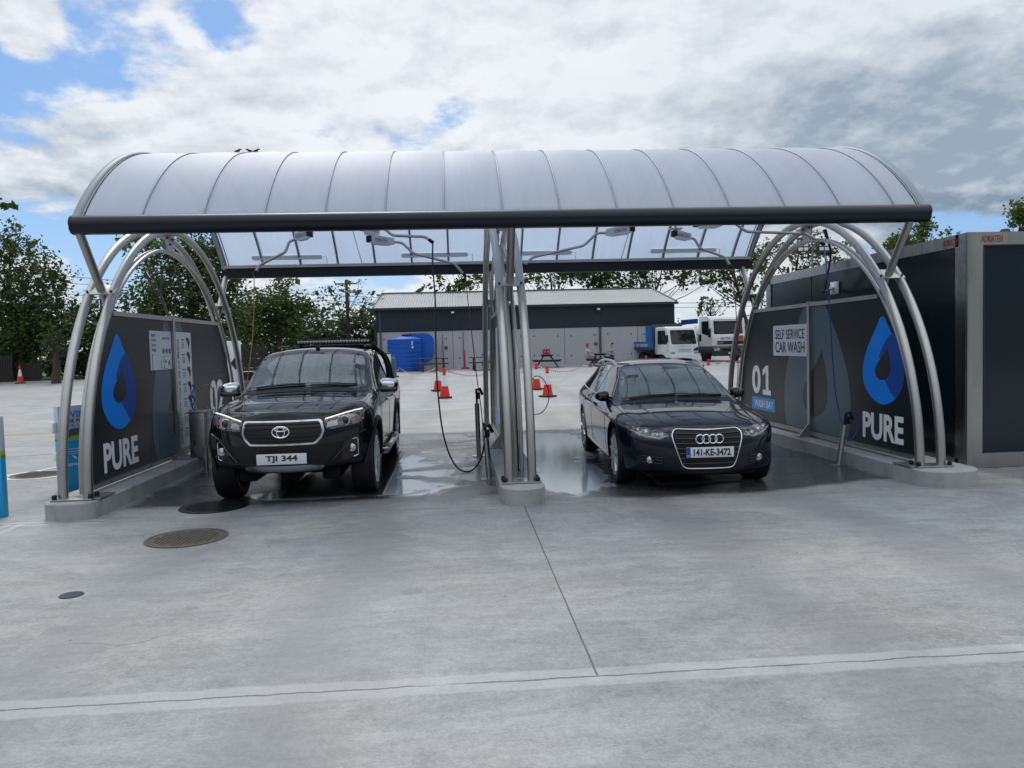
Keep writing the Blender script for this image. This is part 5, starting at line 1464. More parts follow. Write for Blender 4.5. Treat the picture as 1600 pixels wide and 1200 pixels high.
# ------------------------------------------------------------------ people
def skin_mesh(nodes, edges):
    me = bpy.data.meshes.new('sk'); me.from_pydata([n[0] for n in nodes], edges, []); ob = bpy.data.objects.new('sk', me); COL.objects.link(ob)
    md = ob.modifiers.new('s', 'SKIN'); md.use_smooth_shade = True
    for i, n in enumerate(nodes):
        sv = me.skin_vertices[0].data[i]; r = n[1]; sv.radius = r if hasattr(r, '__len__') else (r, r); sv.use_root = (i == 0)
    ss = ob.modifiers.new('u', 'SUBSURF'); ss.levels = ss.render_levels = 1
    res = evaluated(ob); bpy.data.objects.remove(ob); return res
def person(loc, rz, label, top, bottom, hair, arms='table', skirt=False, longhair=False):
    root = empty('person', (0, 0, 0), label, 'person', 'people seated at the picnic tables')
    nd = [((0, 0, .53), (.15, .12)), ((.0, 0, .72), (.14, .11)), ((.03, 0, .93), (.16, .11)), ((.05, 0, 1.06), (.10, .075)), ((.075, 0, 1.14), (.052, .052)), ((.10, 0, 1.22), (.075, .085)), ((.11, 0, 1.31), (.078, .09)), ((.105, 0, 1.39), (.05, .06))]
    ed = [(0, 1), (1, 2), (2, 3), (3, 4), (4, 5), (5, 6), (6, 7)]
    def chain(start, pts):
        p = start
        for q in pts: nd.append(q); ed.append((p, len(nd)-1)); p = len(nd)-1
        return p
    for s in (-1, 1):
        chain(0, [((.08, s*.10, .52), .085), ((.45, s*.13, .53), .062), ((.44, s*.13, .30), .050), ((.40, s*.13, .09), .036), ((.47, s*.135, .045), .036), ((.57, s*.14, .035), .028)])
        el, wr = ((.16, s*.27, .86), (.42, s*.13, .86)) if arms == 'table' or s < 0 else ((.24, s*.22, .86), (.27, s*.06, 1.13))
        w = chain(2, [((.04, s*.17, 1.02), .058), (el, .042), (wr, .028)])
        wv = Vector(wr); d = (wv-Vector(el)).normalized(); sd = d.cross(Vector((0, 0, 1))).normalized()
        pm = chain(w, [(tuple(wv+d*.055), (.034, .018))])
        for k, ln in enumerate((.062, .074, .07, .055)):
            o = (k-1.5)*.019; chain(pm, [(tuple(wv+d*.095+sd*o), .0085), (tuple(wv+d*(.095+ln)+sd*o*1.15-Vector((0, 0, .018))), .007)])
        chain(w, [(tuple(wv+d*.03+sd*(-s)*.035), .010), (tuple(wv+d*.075+sd*(-s)*.05), .009)])
    b = link('body', skin_mesh(nd, ed), root, sharp=80); b.data.materials.append(M['skin'])
    # shirt
    nd2 = [((0, 0, .56), (.165, .135)), ((.0, 0, .72), (.16, .13)), ((.03, 0, .93), (.178, .125)), ((.05, 0, 1.07), (.115, .085))]; ed2 = [(0, 1), (1, 2), (2, 3)]
    for s in (-1, 1):
        el = (.16, s*.27, .86) if arms == 'table' or s < 0 else (.24, s*.22, .86)
        nd2.append(((.04, s*.17, 1.02), .068)); ed2.append((2, len(nd2)-1)); nd2.append((tuple(Vector((.04, s*.17, 1.02)).lerp(Vector(el), .85)), .055)); ed2.append((len(nd2)-2, len(nd2)-1))
    o = link('shirt', skin_mesh(nd2, ed2), root, sharp=80); o.data.materials.append(M[top])
    if skirt:
        nd3 = [((0, 0, .54), (.19, .19)), ((.22, 0, .52), (.21, .21)), ((.44, 0, .46), (.22, .22)), ((.46, 0, .28), (.22, .22)), ((.46, 0, .16), (.23, .23))]; ed3 = [(0, 1), (1, 2), (2, 3), (3, 4)]
    else:
        nd3 = [((0, 0, .54), (.165, .14))]; ed3 = []
        for s in (-1, 1):
            k = len(nd3); nd3 += [((.10, s*.10, .52), .098), ((.45, s*.13, .53), .074), ((.44, s*.13, .30), .064), ((.41, s*.13, .12), .056)]; ed3 += [(0, k), (k, k+1), (k+1, k+2), (k+2, k+3)]
    o = link('skirt' if skirt else 'trousers', skin_mesh(nd3, ed3), root, sharp=80); o.data.materials.append(M[bottom])
    nh = [((.075, 0, 1.25), (.085, .098)), ((.085, 0, 1.35), (.092, .105)), ((.10, 0, 1.405), (.06, .07))]; eh = [(0, 1), (1, 2)]
    if longhair: nh += [((.02, 0, 1.20), (.06, .085))]; eh += [(0, 3)]
    o = link('hair', skin_mesh(nh, eh), root, sharp=80); o.data.materials.append(M[hair]); o.data.transform(Matrix.Translation((-.028, 0, .012)))
    mb = MB()
    for s in (-1, 1): mb.box((.50, s*.135, .035), (.26, .09, .07), .02)
    mb.build('shoes', 'plastic_black', root)
    root.location = loc; root.rotation_euler.z = rz
    return root
tx, ty, tr = TBL[1][0]
person((tx-.83*math.sin(tr)*1.0, ty-.10, gz(ty)-.02), rad(-8), 'seated person with red hair, pale top and long grey skirt at the picnic table', 'shirt_grey', 'skirt_grey', 'hair_red', 'table', True, True)
person((tx+.80, ty+.12, gz(ty)-.02), rad(180), 'seated person with dark hair and light blue shirt, hand at mouth', 'shirt_blue', 'trouser_dark', 'hair_dark', 'mouth')
tx, ty, tr = TBL[3][0]
person((P(760, 560, ty).x, ty-.72, gz(ty)-.02), rad(100), 'seated person in pale blue shirt seen beside the middle arch', 'shirt_blue', 'trouser_dark', 'hair_dark', 'table')

# ------------------------------------------------------------------ lorries
def lorry_wheel(root, x, y, r, w, s):
    mb = MB(); mb.lathe([(r*.55, -w/2), (r*.95, -w/2), (r, -w*.35), (r, w*.35), (r*.95, w/2), (r*.55, w/2)], (x, y, r), 'X', 36); o = mb.build('wheel', 'tyre_rubber', root)
    mb = MB(); mb.lathe([(r*.58, s*w*.50), (r*.52, s*w*.42), (r*.25, s*w*.42), (r*.2, s*w*.55), (0, s*w*.55)], (x, y, r), 'X', 24, cap=False); mb.build('rim', 'downpipe_grey', o)
def cab_shell(mb, W, prof, inset=.10):
    # side profile (y,z) lofted across the width with a narrowed rim at both flanks
    k = [(-W/2, .93), (-W/2+inset*.35, .98), (-W/2+inset, 1.0), (W/2-inset, 1.0), (W/2-inset*.35, .98), (W/2, .93)]
    cy = sum(p[0] for p in prof)/len(prof); cz = sum(p[1] for p in prof)/len(prof); rings = []
    for x, s in k: rings.append(mb.addv([(x, cy+(y-cy)*s, cz+(z-cz)*(1-(1-s)*.5)) for y, z in prof]))
    n = len(prof)
    for a, b in zip(rings[:-1], rings[1:]):
        for i in range(n): mb.face((a+i, a+(i+1) % n, b+(i+1) % n, b+i))
    mb.face([rings[0]+i for i in range(n)]); mb.face([rings[-1]+i for i in range(n)][::-1])
def build_flatbed():
    root = empty('flatbed_lorry', (0, 0, 0), 'small white cab flatbed lorry with blue side boards parked by the shed', 'lorry')
    W = 2.0
    mb = MB(); cab_shell(mb, W, roundpoly([(0, .42), (.02, 1.15), (.30, 2.15), (.48, 2.27), (1.65, 2.25), (1.70, .62), (1.2, .62), (.75, .62), (.5, .42)], .10, 4)); cb = mb.build('cab', 'truck_white', root, sharp=45)
    me = cb.data; sk = Skin(me); F = sk.front; SR, SL = sk.side(1), sk.side(-1)
    patch(F, roundpoly([(-.88, 1.20), (.88, 1.20), (.84, 2.05), (-.84, 2.05)], .10), .004, 'windscreen', 'glass_dark', root, .12)
    for s, fn in ((1, SR), (-1, SL)):
        patch(fn, roundpoly([(.30, 1.22), (1.35, 1.22), (1.35, 2.05), (.52, 2.05)], .08), .004, 'side_window', 'glass_dark', root, .12)
        flat_tube(fn, [(.28, .75), (.28, 1.2)], .012, .008, 'door_gap', 'black_rubber', root, off=0); flat_tube(fn, [(1.45, .70), (1.45, 2.1)], .012, .008, 'door_gap', 'black_rubber', root, off=0)
        mb = MB(); mb.box((s*1.16, .10, 1.55), (.16, .12, .42), .03); mb.tube([(s*.95, .25, 1.75), (s*1.16, .1, 1.72)], .018, n=6); mb.build('mirror', 'plastic_black', root)
        fs = lambda u, v, s=s: F(s*u, v)
        h = patch(fs, roundpoly([(.62, .80), (.96, .80), (.97, 1.05), (.80, .98), (.62, .90)], .02), .006, 'headlight', 'lamp_glass', root, .06, mirror=s < 0)
        patch(fs, roundpoly([(.66, .62), (.95, .62), (.95, .76), (.66, .76)], .02), .004, 'bumper_lamp', 'lamp_inner', root, .06)
        for y, r in ((.95, .38), (3.35, .38)): lorry_wheel(root, s*.82, y, r, .24, s)
        mb = MB(); mb.box((s*.6, -.02, .50), (.16, .02, .10), .01); mb.build('bumper_slot', 'plastic_black', root)
    patch(F, roundpoly([(-.55, .74), (.55, .74), (.48, .98), (-.48, .98)], .03), .004, 'grille', 'truck_white', root, .08)
    for z in (.80, .90): flat_tube(F, [(-.44, z), (.44, z)], .05, .02, 'grille_slot', 'gloss_black', root, off=.004)
    mb = MB(); mb.box((0, -.02, .50), (1.98, .16, .24), .03); mb.build('bumper', 'truck_white', root)
    mb = MB(); mb.box((.05, -.11, .50), (.52, .015, .10)); mb.build('number_plate', 'plate_white', root)
    text('sign_lettering', 'Heating Service Division', (0, -.018, 1.10), (1, 0, 0), (0, 0, 1), .09, 'label_blue', root, 1.05, .001)
    for x0 in (-.4, .15): flat_tube(F, [(x0, 1.24), (x0+.42, 1.30)], .02, .02, 'wiper', 'plastic_black', root, off=.01)
    mb = MB(); mb.box((0, 3.0, .56), (.9, 4.4, .16)); mb.box((-.9, 1.9, .55), (.25, .6, .35), .02); mb.build('chassis', 'chassis', root)
    mb = MB(); mb.box((0, 3.75, .98), (2.15, 3.9, .12)); mb.build('bed_floor', 'truck_dark', root)
    for s in (-1, 1):
        mb = MB(); mb.box((s*1.075, 3.75, 1.23), (.04, 3.9, .38)); mb.build('side_board', 'truck_blue', root)
    text('sign_lettering', 'EASY TO ORDER', (-1.098, 3.4, 1.2), (0, -1, 0), (0, 0, 1), .16, 'white_vinyl', root, 2.2, .001)
    mb = MB(); mb.box((0, 1.83, 1.75), (2.1, .06, 1.4)); mb.build('headboard', 'truck_dark', root)
    mb = MB(); mb.box((-1.05, 2.25, 1.85), (.05, .7, 1.0)); mb.build('sign_board', 'truck_blue', root)
    return root
fb = build_flatbed(); fb.location = (P(1070, 566, 44.6).x, 44.6, gz(44.6)-.02); fb.rotation_euler.z = rad(17)
R_ = random.Random(8)
mb = MB()
for k in range(5):
    bm = bmesh.new(); bmesh.ops.create_icosphere(bm, subdivisions=2, radius=.30); mb.bm(bm, Matrix.Translation((R_.uniform(-.35, .35), R_.uniform(-.5, .5), .14+R_.uniform(0, .15))) @ Matrix.Diagonal((1.1, 1.2, .7, 1))); bm.free()
o = mb.build('sack_pile', 'yellow_sack'); o.location = fb.matrix_basis @ Vector((-.6, 3.9, 1.06)); tag(o, 'heap of yellow sacks lying on the blue flatbed lorry', 'sacks')
def build_tanker():
    root = empty('tanker_lorry', (0, 0, 0), 'large white tanker lorry with black grille and orange hazard plate', 'lorry')
    W = 2.35
    mb = MB(); cab_shell(mb, W, roundpoly([(0, .95), (.0, 1.55), (.10, 1.75), (.22, 2.62), (.45, 2.85), (1.75, 2.90), (1.8, .95)], .12, 4), .12); cb = mb.build('cab', 'truck_white', root, sharp=45)
    sk = Skin(cb.data); F = sk.front; SR, SL = sk.side(1), sk.side(-1)
    patch(F, roundpoly([(-.98, 1.72), (.98, 1.72), (.96, 2.62), (-.96, 2.62)], .09), .004, 'windscreen', 'glass_dark', root, .12)
    for s, fn in ((1, SR), (-1, SL)):
        patch(fn, roundpoly([(.36, 1.62), (1.35, 1.80), (1.35, 2.55), (.42, 2.55)], .08), .004, 'side_window', 'glass_dark', root, .12)
        flat_tube(fn, [(1.48, 1.0), (1.48, 2.7)], .012, .008, 'door_gap', 'black_rubber', root, off=0)
        mb = MB(); mb.box((s*1.34, .0, 1.80), (.16, .14, .55), .04); mb.tube([(s*1.1, .2, 2.1), (s*1.34, .0, 2.05)], .02, n=6); mb.build('mirror', 'plastic_black', root)
        fs = lambda u, v, s=s: F(s*u, v)
        for y, r in ((1.15, .46), (4.9, .46)): lorry_wheel(root, s*.98, y, r, .28, s)
        mb = MB(); mb.box((s*.93, -.14, .78), (.38, .05, .14), .02); mb.build('headlight', 'lamp_inner', root)
        mb = MB(); mb.box((s*1.06, 1.0, .75), (.26, 1.9, .42), .08); mb.build('step_panel', 'truck_dark', root)
    mb = MB(); mb.box((0, -.02, .74), (2.36, .26, .38), .06); mb.box((0, .05, .47), (2.1, .2, .22), .04); mb.build('bumper', 'truck_dark', root)
    mb = MB(); mb.box((0, -.16, .76), (1.2, .03, .16), .01); mb.build('bumper_grille', 'plastic_black', root)
    mb = MB(); mb.box((.1, -.17, .55), (.52, .02, .11)); mb.build('number_plate', 'plate_white', root)
    patch(F, roundpoly([(-.82, 1.08), (.95, 1.08), (.95, 1.30), (-.82, 1.30)], .03), .006, 'grille', 'gloss_black', root, .12)
    text('sign_lettering', 'DAF', (-.60, -.022, 1.19), (1, 0, 0), (0, 0, 1), .10, 'satin_silver', root, .36, .001, .02)
    text('sign_lettering', 'LF', (.78, -.022, 1.19), (1, 0, 0), (0, 0, 1), .08, 'amber', root, .16, .001, .01)
    text('sign_lettering', 'BECTIVE', (-.26, -.012, 1.46), (1, 0, 0), (0, 0, 1), .14, 'text_grey', root, .64, .001, .015)
    text('sign_lettering', 'OIL', (.28, -.012, 1.46), (1, 0, 0), (0, 0, 1), .14, 'label_blue', root, .30, .001, .01)
    mb = MB(); mb.box((.76, -.016, 1.47), (.40, .02, .30)); op = mb.build('hazard_plate', 'orange_plate', root)
    mb = MB(); mb.box((.76, -.029, 1.47), (.40, .004, .015)); mb.build('plate_line', 'black_vinyl', op)
    for z, t_ in ((1.54, '30'), (1.40, '1202')): text('plate_lettering', t_, (.76, -.028, z), (1, 0, 0), (0, 0, 1), .09, 'black_vinyl', op, None, .001, .01)
    for x0 in (-.5, .15): flat_tube(F, [(x0, 1.76), (x0+.5, 1.82)], .02, .02, 'wiper', 'plastic_black', root, off=.01)
    mb = MB(); mb.box((0, 4.3, .75), (.9, 5.6, .22)); mb.build('chassis', 'chassis', root)
    mb = MB()
    L = []
    for x, s in ((2.1, .8), (2.2, 1), (6.8, 1), (6.9, .8)): L.append(mb.addv([(1.12*s*math.cos(2*PI*k/28), x, 1.75+.72*s*math.sin(2*PI*k/28)) for k in range(28)]))
    for a, b in zip(L[:-1], L[1:]):
        for k in range(28): mb.face((a+k, a+(k+1) % 28, b+(k+1) % 28, b+k))
    mb.face([L[0]+k for k in range(28)]); mb.face([L[-1]+k for k in range(28)]); mb.build('tank', 'truck_white', root)
    mb = MB(); mb.box((-.9, 3.6, 2.62), (.05, 2.4, .32)); mb.build('sign_board', 'truck_blue', root)
    return root
tk = build_tanker(); tk.location = (P(1140, 560, 46.5).x, 46.5, gz(46.5)-.02); tk.rotation_euler.z = rad(9)
root = empty('red_container', (P(1172, 560, 54).x+1.1, 54, gz(54)), 'rust red steel container behind the right arch beside the tanker', 'container')
mb = MB(); c = Vector((P(1172, 560, 54).x+1.1, 55.5, gz(54)+1.2)); mb.box(c, (2.4, 3, 2.4))
for k in range(11): mb.box((c.x-1.1+.22*k, 53.98, c.z), (.10, .06, 2.2))
mb.build('body', 'rust_red', root, smooth=False)
mb = MB(); mb.box((c.x, 53.96, c.z+1.17), (2.44, .08, .12)); mb.box((c.x, 53.96, c.z-1.17), (2.44, .08, .12)); mb.build('frame', 'rust_red', root, smooth=False)

# ------------------------------------------------------------------ totem signs at the left
def totem(x, y, rz, label, side):
    root = empty('totem_sign', (0, 0, 0), label, 'sign', 'blue and white forecourt signs')
    W, H, D = .42, 1.06, .10
    mb = MB(); mb.box((0, 0, H*.31), (W, D, H*.62), .006); mb.build('lower_panel', 'totem_blue', root)
    mb = MB(); mb.box((0, 0, H*.625), (W, D+.002, H*.07), .003); mb.build('lime_band', 'totem_lime', root)
    mb = MB(); mb.box((0, 0, H*.83), (W, D, H*.345), .006); mb.build('upper_panel', 'totem_light', root)
    f = -D/2-.002
    text('sign_lettering', 'WIN', (0, f, .95), (1, 0, 0), (0, 0, 1), .085, 'label_blue', root, .26, .001, .03)
    text('sign_lettering', 'FREE FUEL', (0, f, .87), (1, 0, 0), (0, 0, 1), .04, 'black_vinyl', root, .33, .001, .02)
    text('sign_lettering', 'FOR LIFE', (0, f, .815), (1, 0, 0), (0, 0, 1), .04, 'label_blue', root, .30, .001, .01)
    mb = MB(); mb.prism([(-.15, 0), (.15, 0), (.15, .035), (.10, .05), (.06, .085), (-.07, .085), (-.10, .05), (-.15, .04)], (0, f, .69), (1, 0, 0), (0, 0, 1), .002)
    for xx in (-.09, .09): mb.lathe([(.026, 0), (.026, -.003), (0, -.003)], (xx, f-.002, .695), 'Y', 14)
    mb.build('printed_car', 'ghost_teal', root, smooth=False)
    for k in range(3):
        mb = MB(); mb.box((0, f, .52-.03*k), (.28-.05*k, .002, .010)); mb.build('sign_line', 'totem_light', root)
    text('sign_lettering', 'applegreen', (0, f, .33), (1, 0, 0), (0, 0, 1), .05, 'white_vinyl', root, .28, .001, .01)
    mb = MB(); mb.prism([(0, 0), (.05, .02), (.10, .055), (.04, .05)], (-.0, f, .385), (1, 0, 0), (0, 0, 1), .002); mb.prism([(0, 0), (-.04, .03), (-.06, .055), (-.015, .04)], (-.005, f, .385), (1, 0, 0), (0, 0, 1), .002); mb.build('leaf_mark', 'white_vinyl', root, smooth=False)
    if side:
        mb = MB(); mb.box((-.24, 0, .80), (.05, .06, .13), .008); mb.build('tap_box', 'sign_white', root)
        mb = MB(); mb.box((-.235, 0, .44), (.03, .06, .10), .006); mb.build('tap_box', 'sign_white', root)
    root.location = (x, y, 0); root.rotation_euler.z = rz
totem(-4.975, 8.36, rad(4), 'blue and white promotional sign cut off at the left picture edge', False); totem(-4.80, 9.95, rad(54), 'blue and white promotional sign standing behind the left arch tubes', True)

# ------------------------------------------------------------------ things behind the pickup
dc = build_estate('paint_black', None, 'dark car with silver roof rails parked behind the black pickup'); dc.location = (P(462, 560, 17).x, 16.9, 0); dc.rotation_euler.z = rad(-4); dc.scale = (1, 1, 1.2)
p = P(366, 560, 15.6)
root = empty('arrow_sign', (p.x, 15.6, 0), 'white sign board with a dark diamond behind the left arch', 'sign')
mb = MB(); mb.box((p.x, 15.6, 1.45), (.26, .05, .90), .006); mb.build('board', 'sign_white', root)
mb = MB(); mb.prism([(0, -.13), (.12, 0), (0, .13), (-.10, 0)], (p.x+.03, 15.572, 1.46), (1, 0, 0), (0, 0, 1), .004); mb.build('diamond_mark', 'black_vinyl', root, smooth=False)
mb = MB(); mb.tube([(p.x, 15.63, 0), (p.x, 15.63, 1.2)], .03, n=10); mb.build('pole', 'pole_grey', root)
p = P(383, 575, 16.2)
root = empty('dark_bin', (p.x, 16.2, 0), 'black waste bin standing behind the left arch', 'bin')
mb = MB(); mb.box((p.x, 16.2, .62), (.34, .34, 1.2), .02); mb.build('body', 'plastic_black', root); mb = MB(); mb.box((p.x, 16.2, 1.25), (.37, .37, .07), .02); mb.build('lid', 'gloss_black', root); mb = MB(); mb.box((p.x, 16.02, 1.05), (.24, .02, .10), .01); mb.build('flap', 'pole_grey', root)
p = P(399, 590, 16.4)
root = empty('vacuum_post', (p.x, 16.4, 0), 'grey steel service post beside the black bin', 'post')
mb = MB(); mb.box((p.x, 16.4, .6), (.16, .16, 1.2), .02); mb.build('column', 'pole_grey', root); mb = MB(); mb.box((p.x, 16.36, 1.20), (.26, .24, .12), .02); mb.build('head', 'satin_silver', root)
p = P(386, 543, 34)
root = empty('slatted_screen', (p.x, 34, gz(34)), 'dark slatted timber screen behind the left arch', 'fence')
mb = MB()
for k in range(9): mb.box((p.x-.1, 34, gz(34)+.2+.2*k), (1.5, .04, .17))
mb.build('slats', 'fence_dark', root, smooth=False); mb = MB()
for x in (-.85, .65): mb.box((p.x+x, 34.05, gz(34)+1.0), (.1, .1, 2.0))
mb.build('posts', 'fence_dark', root, smooth=False)
p = P(601, 575, 39)
root = empty('pale_cabinet', (p.x, 39, gz(39)), 'pale grey cabinet with a red mark behind the pickup bed', 'cabinet')
mb = MB(); mb.box((p.x, 39, gz(39)+.62), (.62, .5, 1.2), .02); mb.build('body', 'sign_white', root); mb = MB(); mb.box((p.x, 39, gz(39)+1.25), (.68, .56, .06), .01); mb.build('lid', 'downpipe_grey', root)
mb = MB(); mb.prism([(-.09, 0), (.09, 0), (.05, .12), (.02, .24), (-.02, .24), (-.05, .12)], (p.x+.04, 38.748, gz(39)+.75), (1, 0, 0), (0, 0, 1), .004); mb.build('red_mark', 'red_plastic', root, smooth=False)
p = P(615, 575, 39.4)
mb = MB(); mb.lathe([(.13, 0), (.13, .85), (.11, .98), (.05, 1.04), (.05, 1.12), (0, 1.12)], (p.x, 39.4, gz(39.4)), n=18); tag(mb.build('gas_bottle', 'ghost_teal'), 'green gas bottle standing beside the pale cabinet', 'gas bottle')
# far left gate and fences
def board_fence(x0, x1, y, h, n, name, label, group=None):
    root = empty(name, ((x0+x1)/2, y, gz(y)), label, 'fence', group)
    w = (x1-x0)/n; mb = MB(); R_ = random.Random(int(x0*7)+n)
    for i in range(n): mb.box((x0+w*(i+.5), y, gz(y)+h/2+R_.uniform(-.02, .03)), (w*.86, .03, h))
    mb.build('boards', 'fence_dark', root, smooth=False)
    mb = MB()
    for z in (.25, h*.8): mb.box(((x0+x1)/2, y+.05, gz(y)+z), (x1-x0, .06, .10))
    mb.build('rails', 'fence_dark', root, smooth=False)
xa = P(-40, 580, 46).x; xb = P(20, 580, 46).x; xc_ = P(25, 580, 46).x; xd = P(58, 580, 46).x
board_fence(xa, xb, 46, 1.5, 16, 'boarded_gate', 'tall dark boarded gate at the far left edge'); board_fence(xc_, xd, 46.4, 1.05, 9, 'boarded_fence', 'lower dark boarded fence right of the tall gate at the far left')
# poles, wires, floodlight mast
def mast(px, ytop, Y, r, label, kind):
    t = P(px, ytop, Y); root = empty('utility_pole' if kind else 'lamp_mast', (t.x, Y, gz(Y)), label, 'pole')
    mb = MB(); mb.tube([(t.x, Y, gz(Y)), (t.x, Y, t.z)], r, n=8, rr=[r*1.3, r]); mb.build('pole', 'pole_grey' if not kind else 'bark', root)
    if kind == 0:
        for dx in (-.55, .55):
            mb = MB(); mb.box((t.x+dx, Y-.1, t.z), (.62, .14, .5), .02); h = mb.build('lamp_head', 'gutter_dark', root)
            mb = MB()
            for a in (-.14, .14):
                for b in (-.11, .11): mb.box((t.x+dx+a, Y-.18, t.z+b), (.22, .02, .16))
            mb.build('lamp_face', 'sign_white', h)
        mb = MB(); mb.bar((t.x-.6, Y, t.z), (t.x+.6, Y, t.z), .06, .06); mb.build('crossbar', 'pole_grey', root)
    else:
        mb = MB(); mb.bar((t.x-.8, Y, t.z-.3), (t.x+.8, Y, t.z-.3), .1, .1); mb.build('crossbar', 'pole_grey', root)
mast(1269, 386, 38, .05, 'floodlight mast with two square lamps behind the right arch', 0)
mast(157, 462, 60, .08, 'thin pole with a crossbar seen between the left arch tubes', 1)
mast(541, 437, 58, .11, 'timber utility pole among the trees behind the pickup', 1)
for k, (pa, pb) in enumerate((((-60, 415), (1250, 470)), ((-60, 426), (1250, 476)), ((-60, 440), (900, 478)))):
    a, b = P(*pa, 70), P(*pb, 70); pts = []
    for i in range(25):
        t = i/24; q = a.lerp(b, t); q.z -= 1.3*4*t*(1-t); pts.append(q)
    mb = MB(); mb.tube(pts, .022, n=5); tag(mb.build('overhead_wire', 'gutter_dark'), 'thin overhead wire crossing the sky behind the canopy', 'wire', 'overhead wires')
# birds on the ridge
for i, (x, s) in enumerate(((-2.84, 1), (-2.68, -1), (-2.60, 1))):
    mb = MB(); c = Vector((x, YA-.55, ZC+math.sqrt(RC*RC-.55**2)+.022))
    b0 = len(mb.v)
    mb.tube([c+Vector((-s*.075, 0, .03)), c+Vector((-s*.03, 0, .035)), c+Vector((s*.03, 0, .05)), c+Vector((s*.05, 0, .075)), c+Vector((s*.075, 0, .072)), c+Vector((s*.095, 0, .066))], .02, n=8, rr=[.006, .022, .028, .018, .014, .002])
    mb.v = [tuple(c+(Vector(q)-c)*.6) for q in mb.v]
    for dx in (-.01, .015): mb.tube([c+Vector((dx, 0, .02)), c+Vector((dx, 0, -.02))], .004, n=5)
    tag(mb.build('bird', 'bird'), ('lone dark bird perched on the canopy ridge', 'dark bird facing left in the pair on the canopy ridge', 'dark bird facing right in the pair on the canopy ridge')[i], 'bird', 'birds on the canopy roof')

# ------------------------------------------------------------------ trees
def leaves(clumps, per, size, seed, flat=.8):
    R = random.Random(seed); v, f = [], []
    for (c, r) in clumps:
        n = int(per*(r**2)*R.uniform(.75, 1.2))
        for q_ in range(n+int(n*.055)+1):
            core = q_ >= n
            d = Vector((R.gauss(0, 1), R.gauss(0, 1), R.gauss(0, 1)*flat)); d.normalize()
            p = c+d*r*((R.random()**.45)*(.55 if core else 1.0))
            s = size*R.uniform(.5, 1.25)*(2.4 if core else 1.0)
            a = Vector((R.gauss(0, 1), R.gauss(0, 1), R.gauss(0, .7))).normalized(); b = a.cross(Vector((R.gauss(0, 1), R.gauss(0, 1), R.gauss(0, 1)))).normalized()
            k = len(v); v += [p-a*s*.5, p+b*s*.30+a*s*.05, p+a*s*.5, p-b*s*.30+a*s*.05]; f.append((k, k+1, k+2, k+3))
    return v, f
def tree(name, blobs, Y, trunk_px, leafm, label, cat='tree', seed=1, per=46, size=.34, ncl=None, nbr=18, cr=(.5, 1.25), group='trees around the yard', branch=True, depth=1.0, trunk_r=.2):
    R = random.Random(seed); g0 = gz(Y); sc = Y/1200; clumps = []; cents = []
    for (px, py, rx, ry) in blobs:
        c = P(px, py, Y); a, b = rx*sc, ry*sc
        n = ncl or max(5, int(10*a*b/ (1.0)))
        n = min(n, 70)
        for _ in range(n):
            while True:
                q = Vector((R.uniform(-1, 1), R.uniform(-1, 1), R.uniform(-1, 1)))
                if .15 < q.length < 1: break
            cc = c+Vector((q.x*a, q.y*min(a, b)*depth*1.1, q.z*b)); r = R.uniform(*cr)*min(1, (a+b)/3.2)
            if cc.z-r*.6 < g0: cc.z = g0+r*.6
            clumps.append((cc, r))
    base = P(trunk_px, 560, Y); base.z = g0
    root = empty(name, base, label, cat, group)
    v, f = leaves(clumps, per, size, seed)
    mb = MB(); mb.v = [tuple(q) for q in v]; mb.f = f; mb.mi = [0]*len(f)
    me = bpy.data.meshes.new('crown'); me.from_pydata(mb.v, [], f); me.materials.append(M[leafm]); link('crown', me, root, smooth=False)
    topz = max(c.z for c, r in clumps); cx = sum(c.x for c, r in clumps)/len(clumps); cyy = Y
    top = Vector((cx, cyy, g0+(topz-g0)*.85)); N = 7; pts = []
    for i in range(N+1):
        t = i/N; pts.append(base.lerp(top, t)+Vector((R.uniform(-.12, .12), R.uniform(-.1, .1), 0))*(1 if 0 < i < N else 0)*(topz*.08))
    mb = MB(); mb.tube(pts, trunk_r, n=9, rr=[trunk_r*(1.25-1.05*i/N) for i in range(N+1)])
    if branch:
        for c, r in R.sample(clumps, min(len(clumps), nbr)):
            t = max(.22, min(.9, (c.z-g0)/(topz-g0)*.75)); i = min(N-1, int(t*N)); s = pts[i].lerp(pts[i+1], t*N-i)
            m = s.lerp(c, .5)+Vector((R.uniform(-.2, .2), R.uniform(-.2, .2), -.15*(c-s).length*.5+.1))
            br = trunk_r*(1.1-.9*t)*.42; mb.tube(smooth_path([s, m, c], 3), br, n=5, rr=[br*(1-.8*q/6) for q in range(7)])
    mb.build('trunk', 'bark', root, sharp=60)
    return root
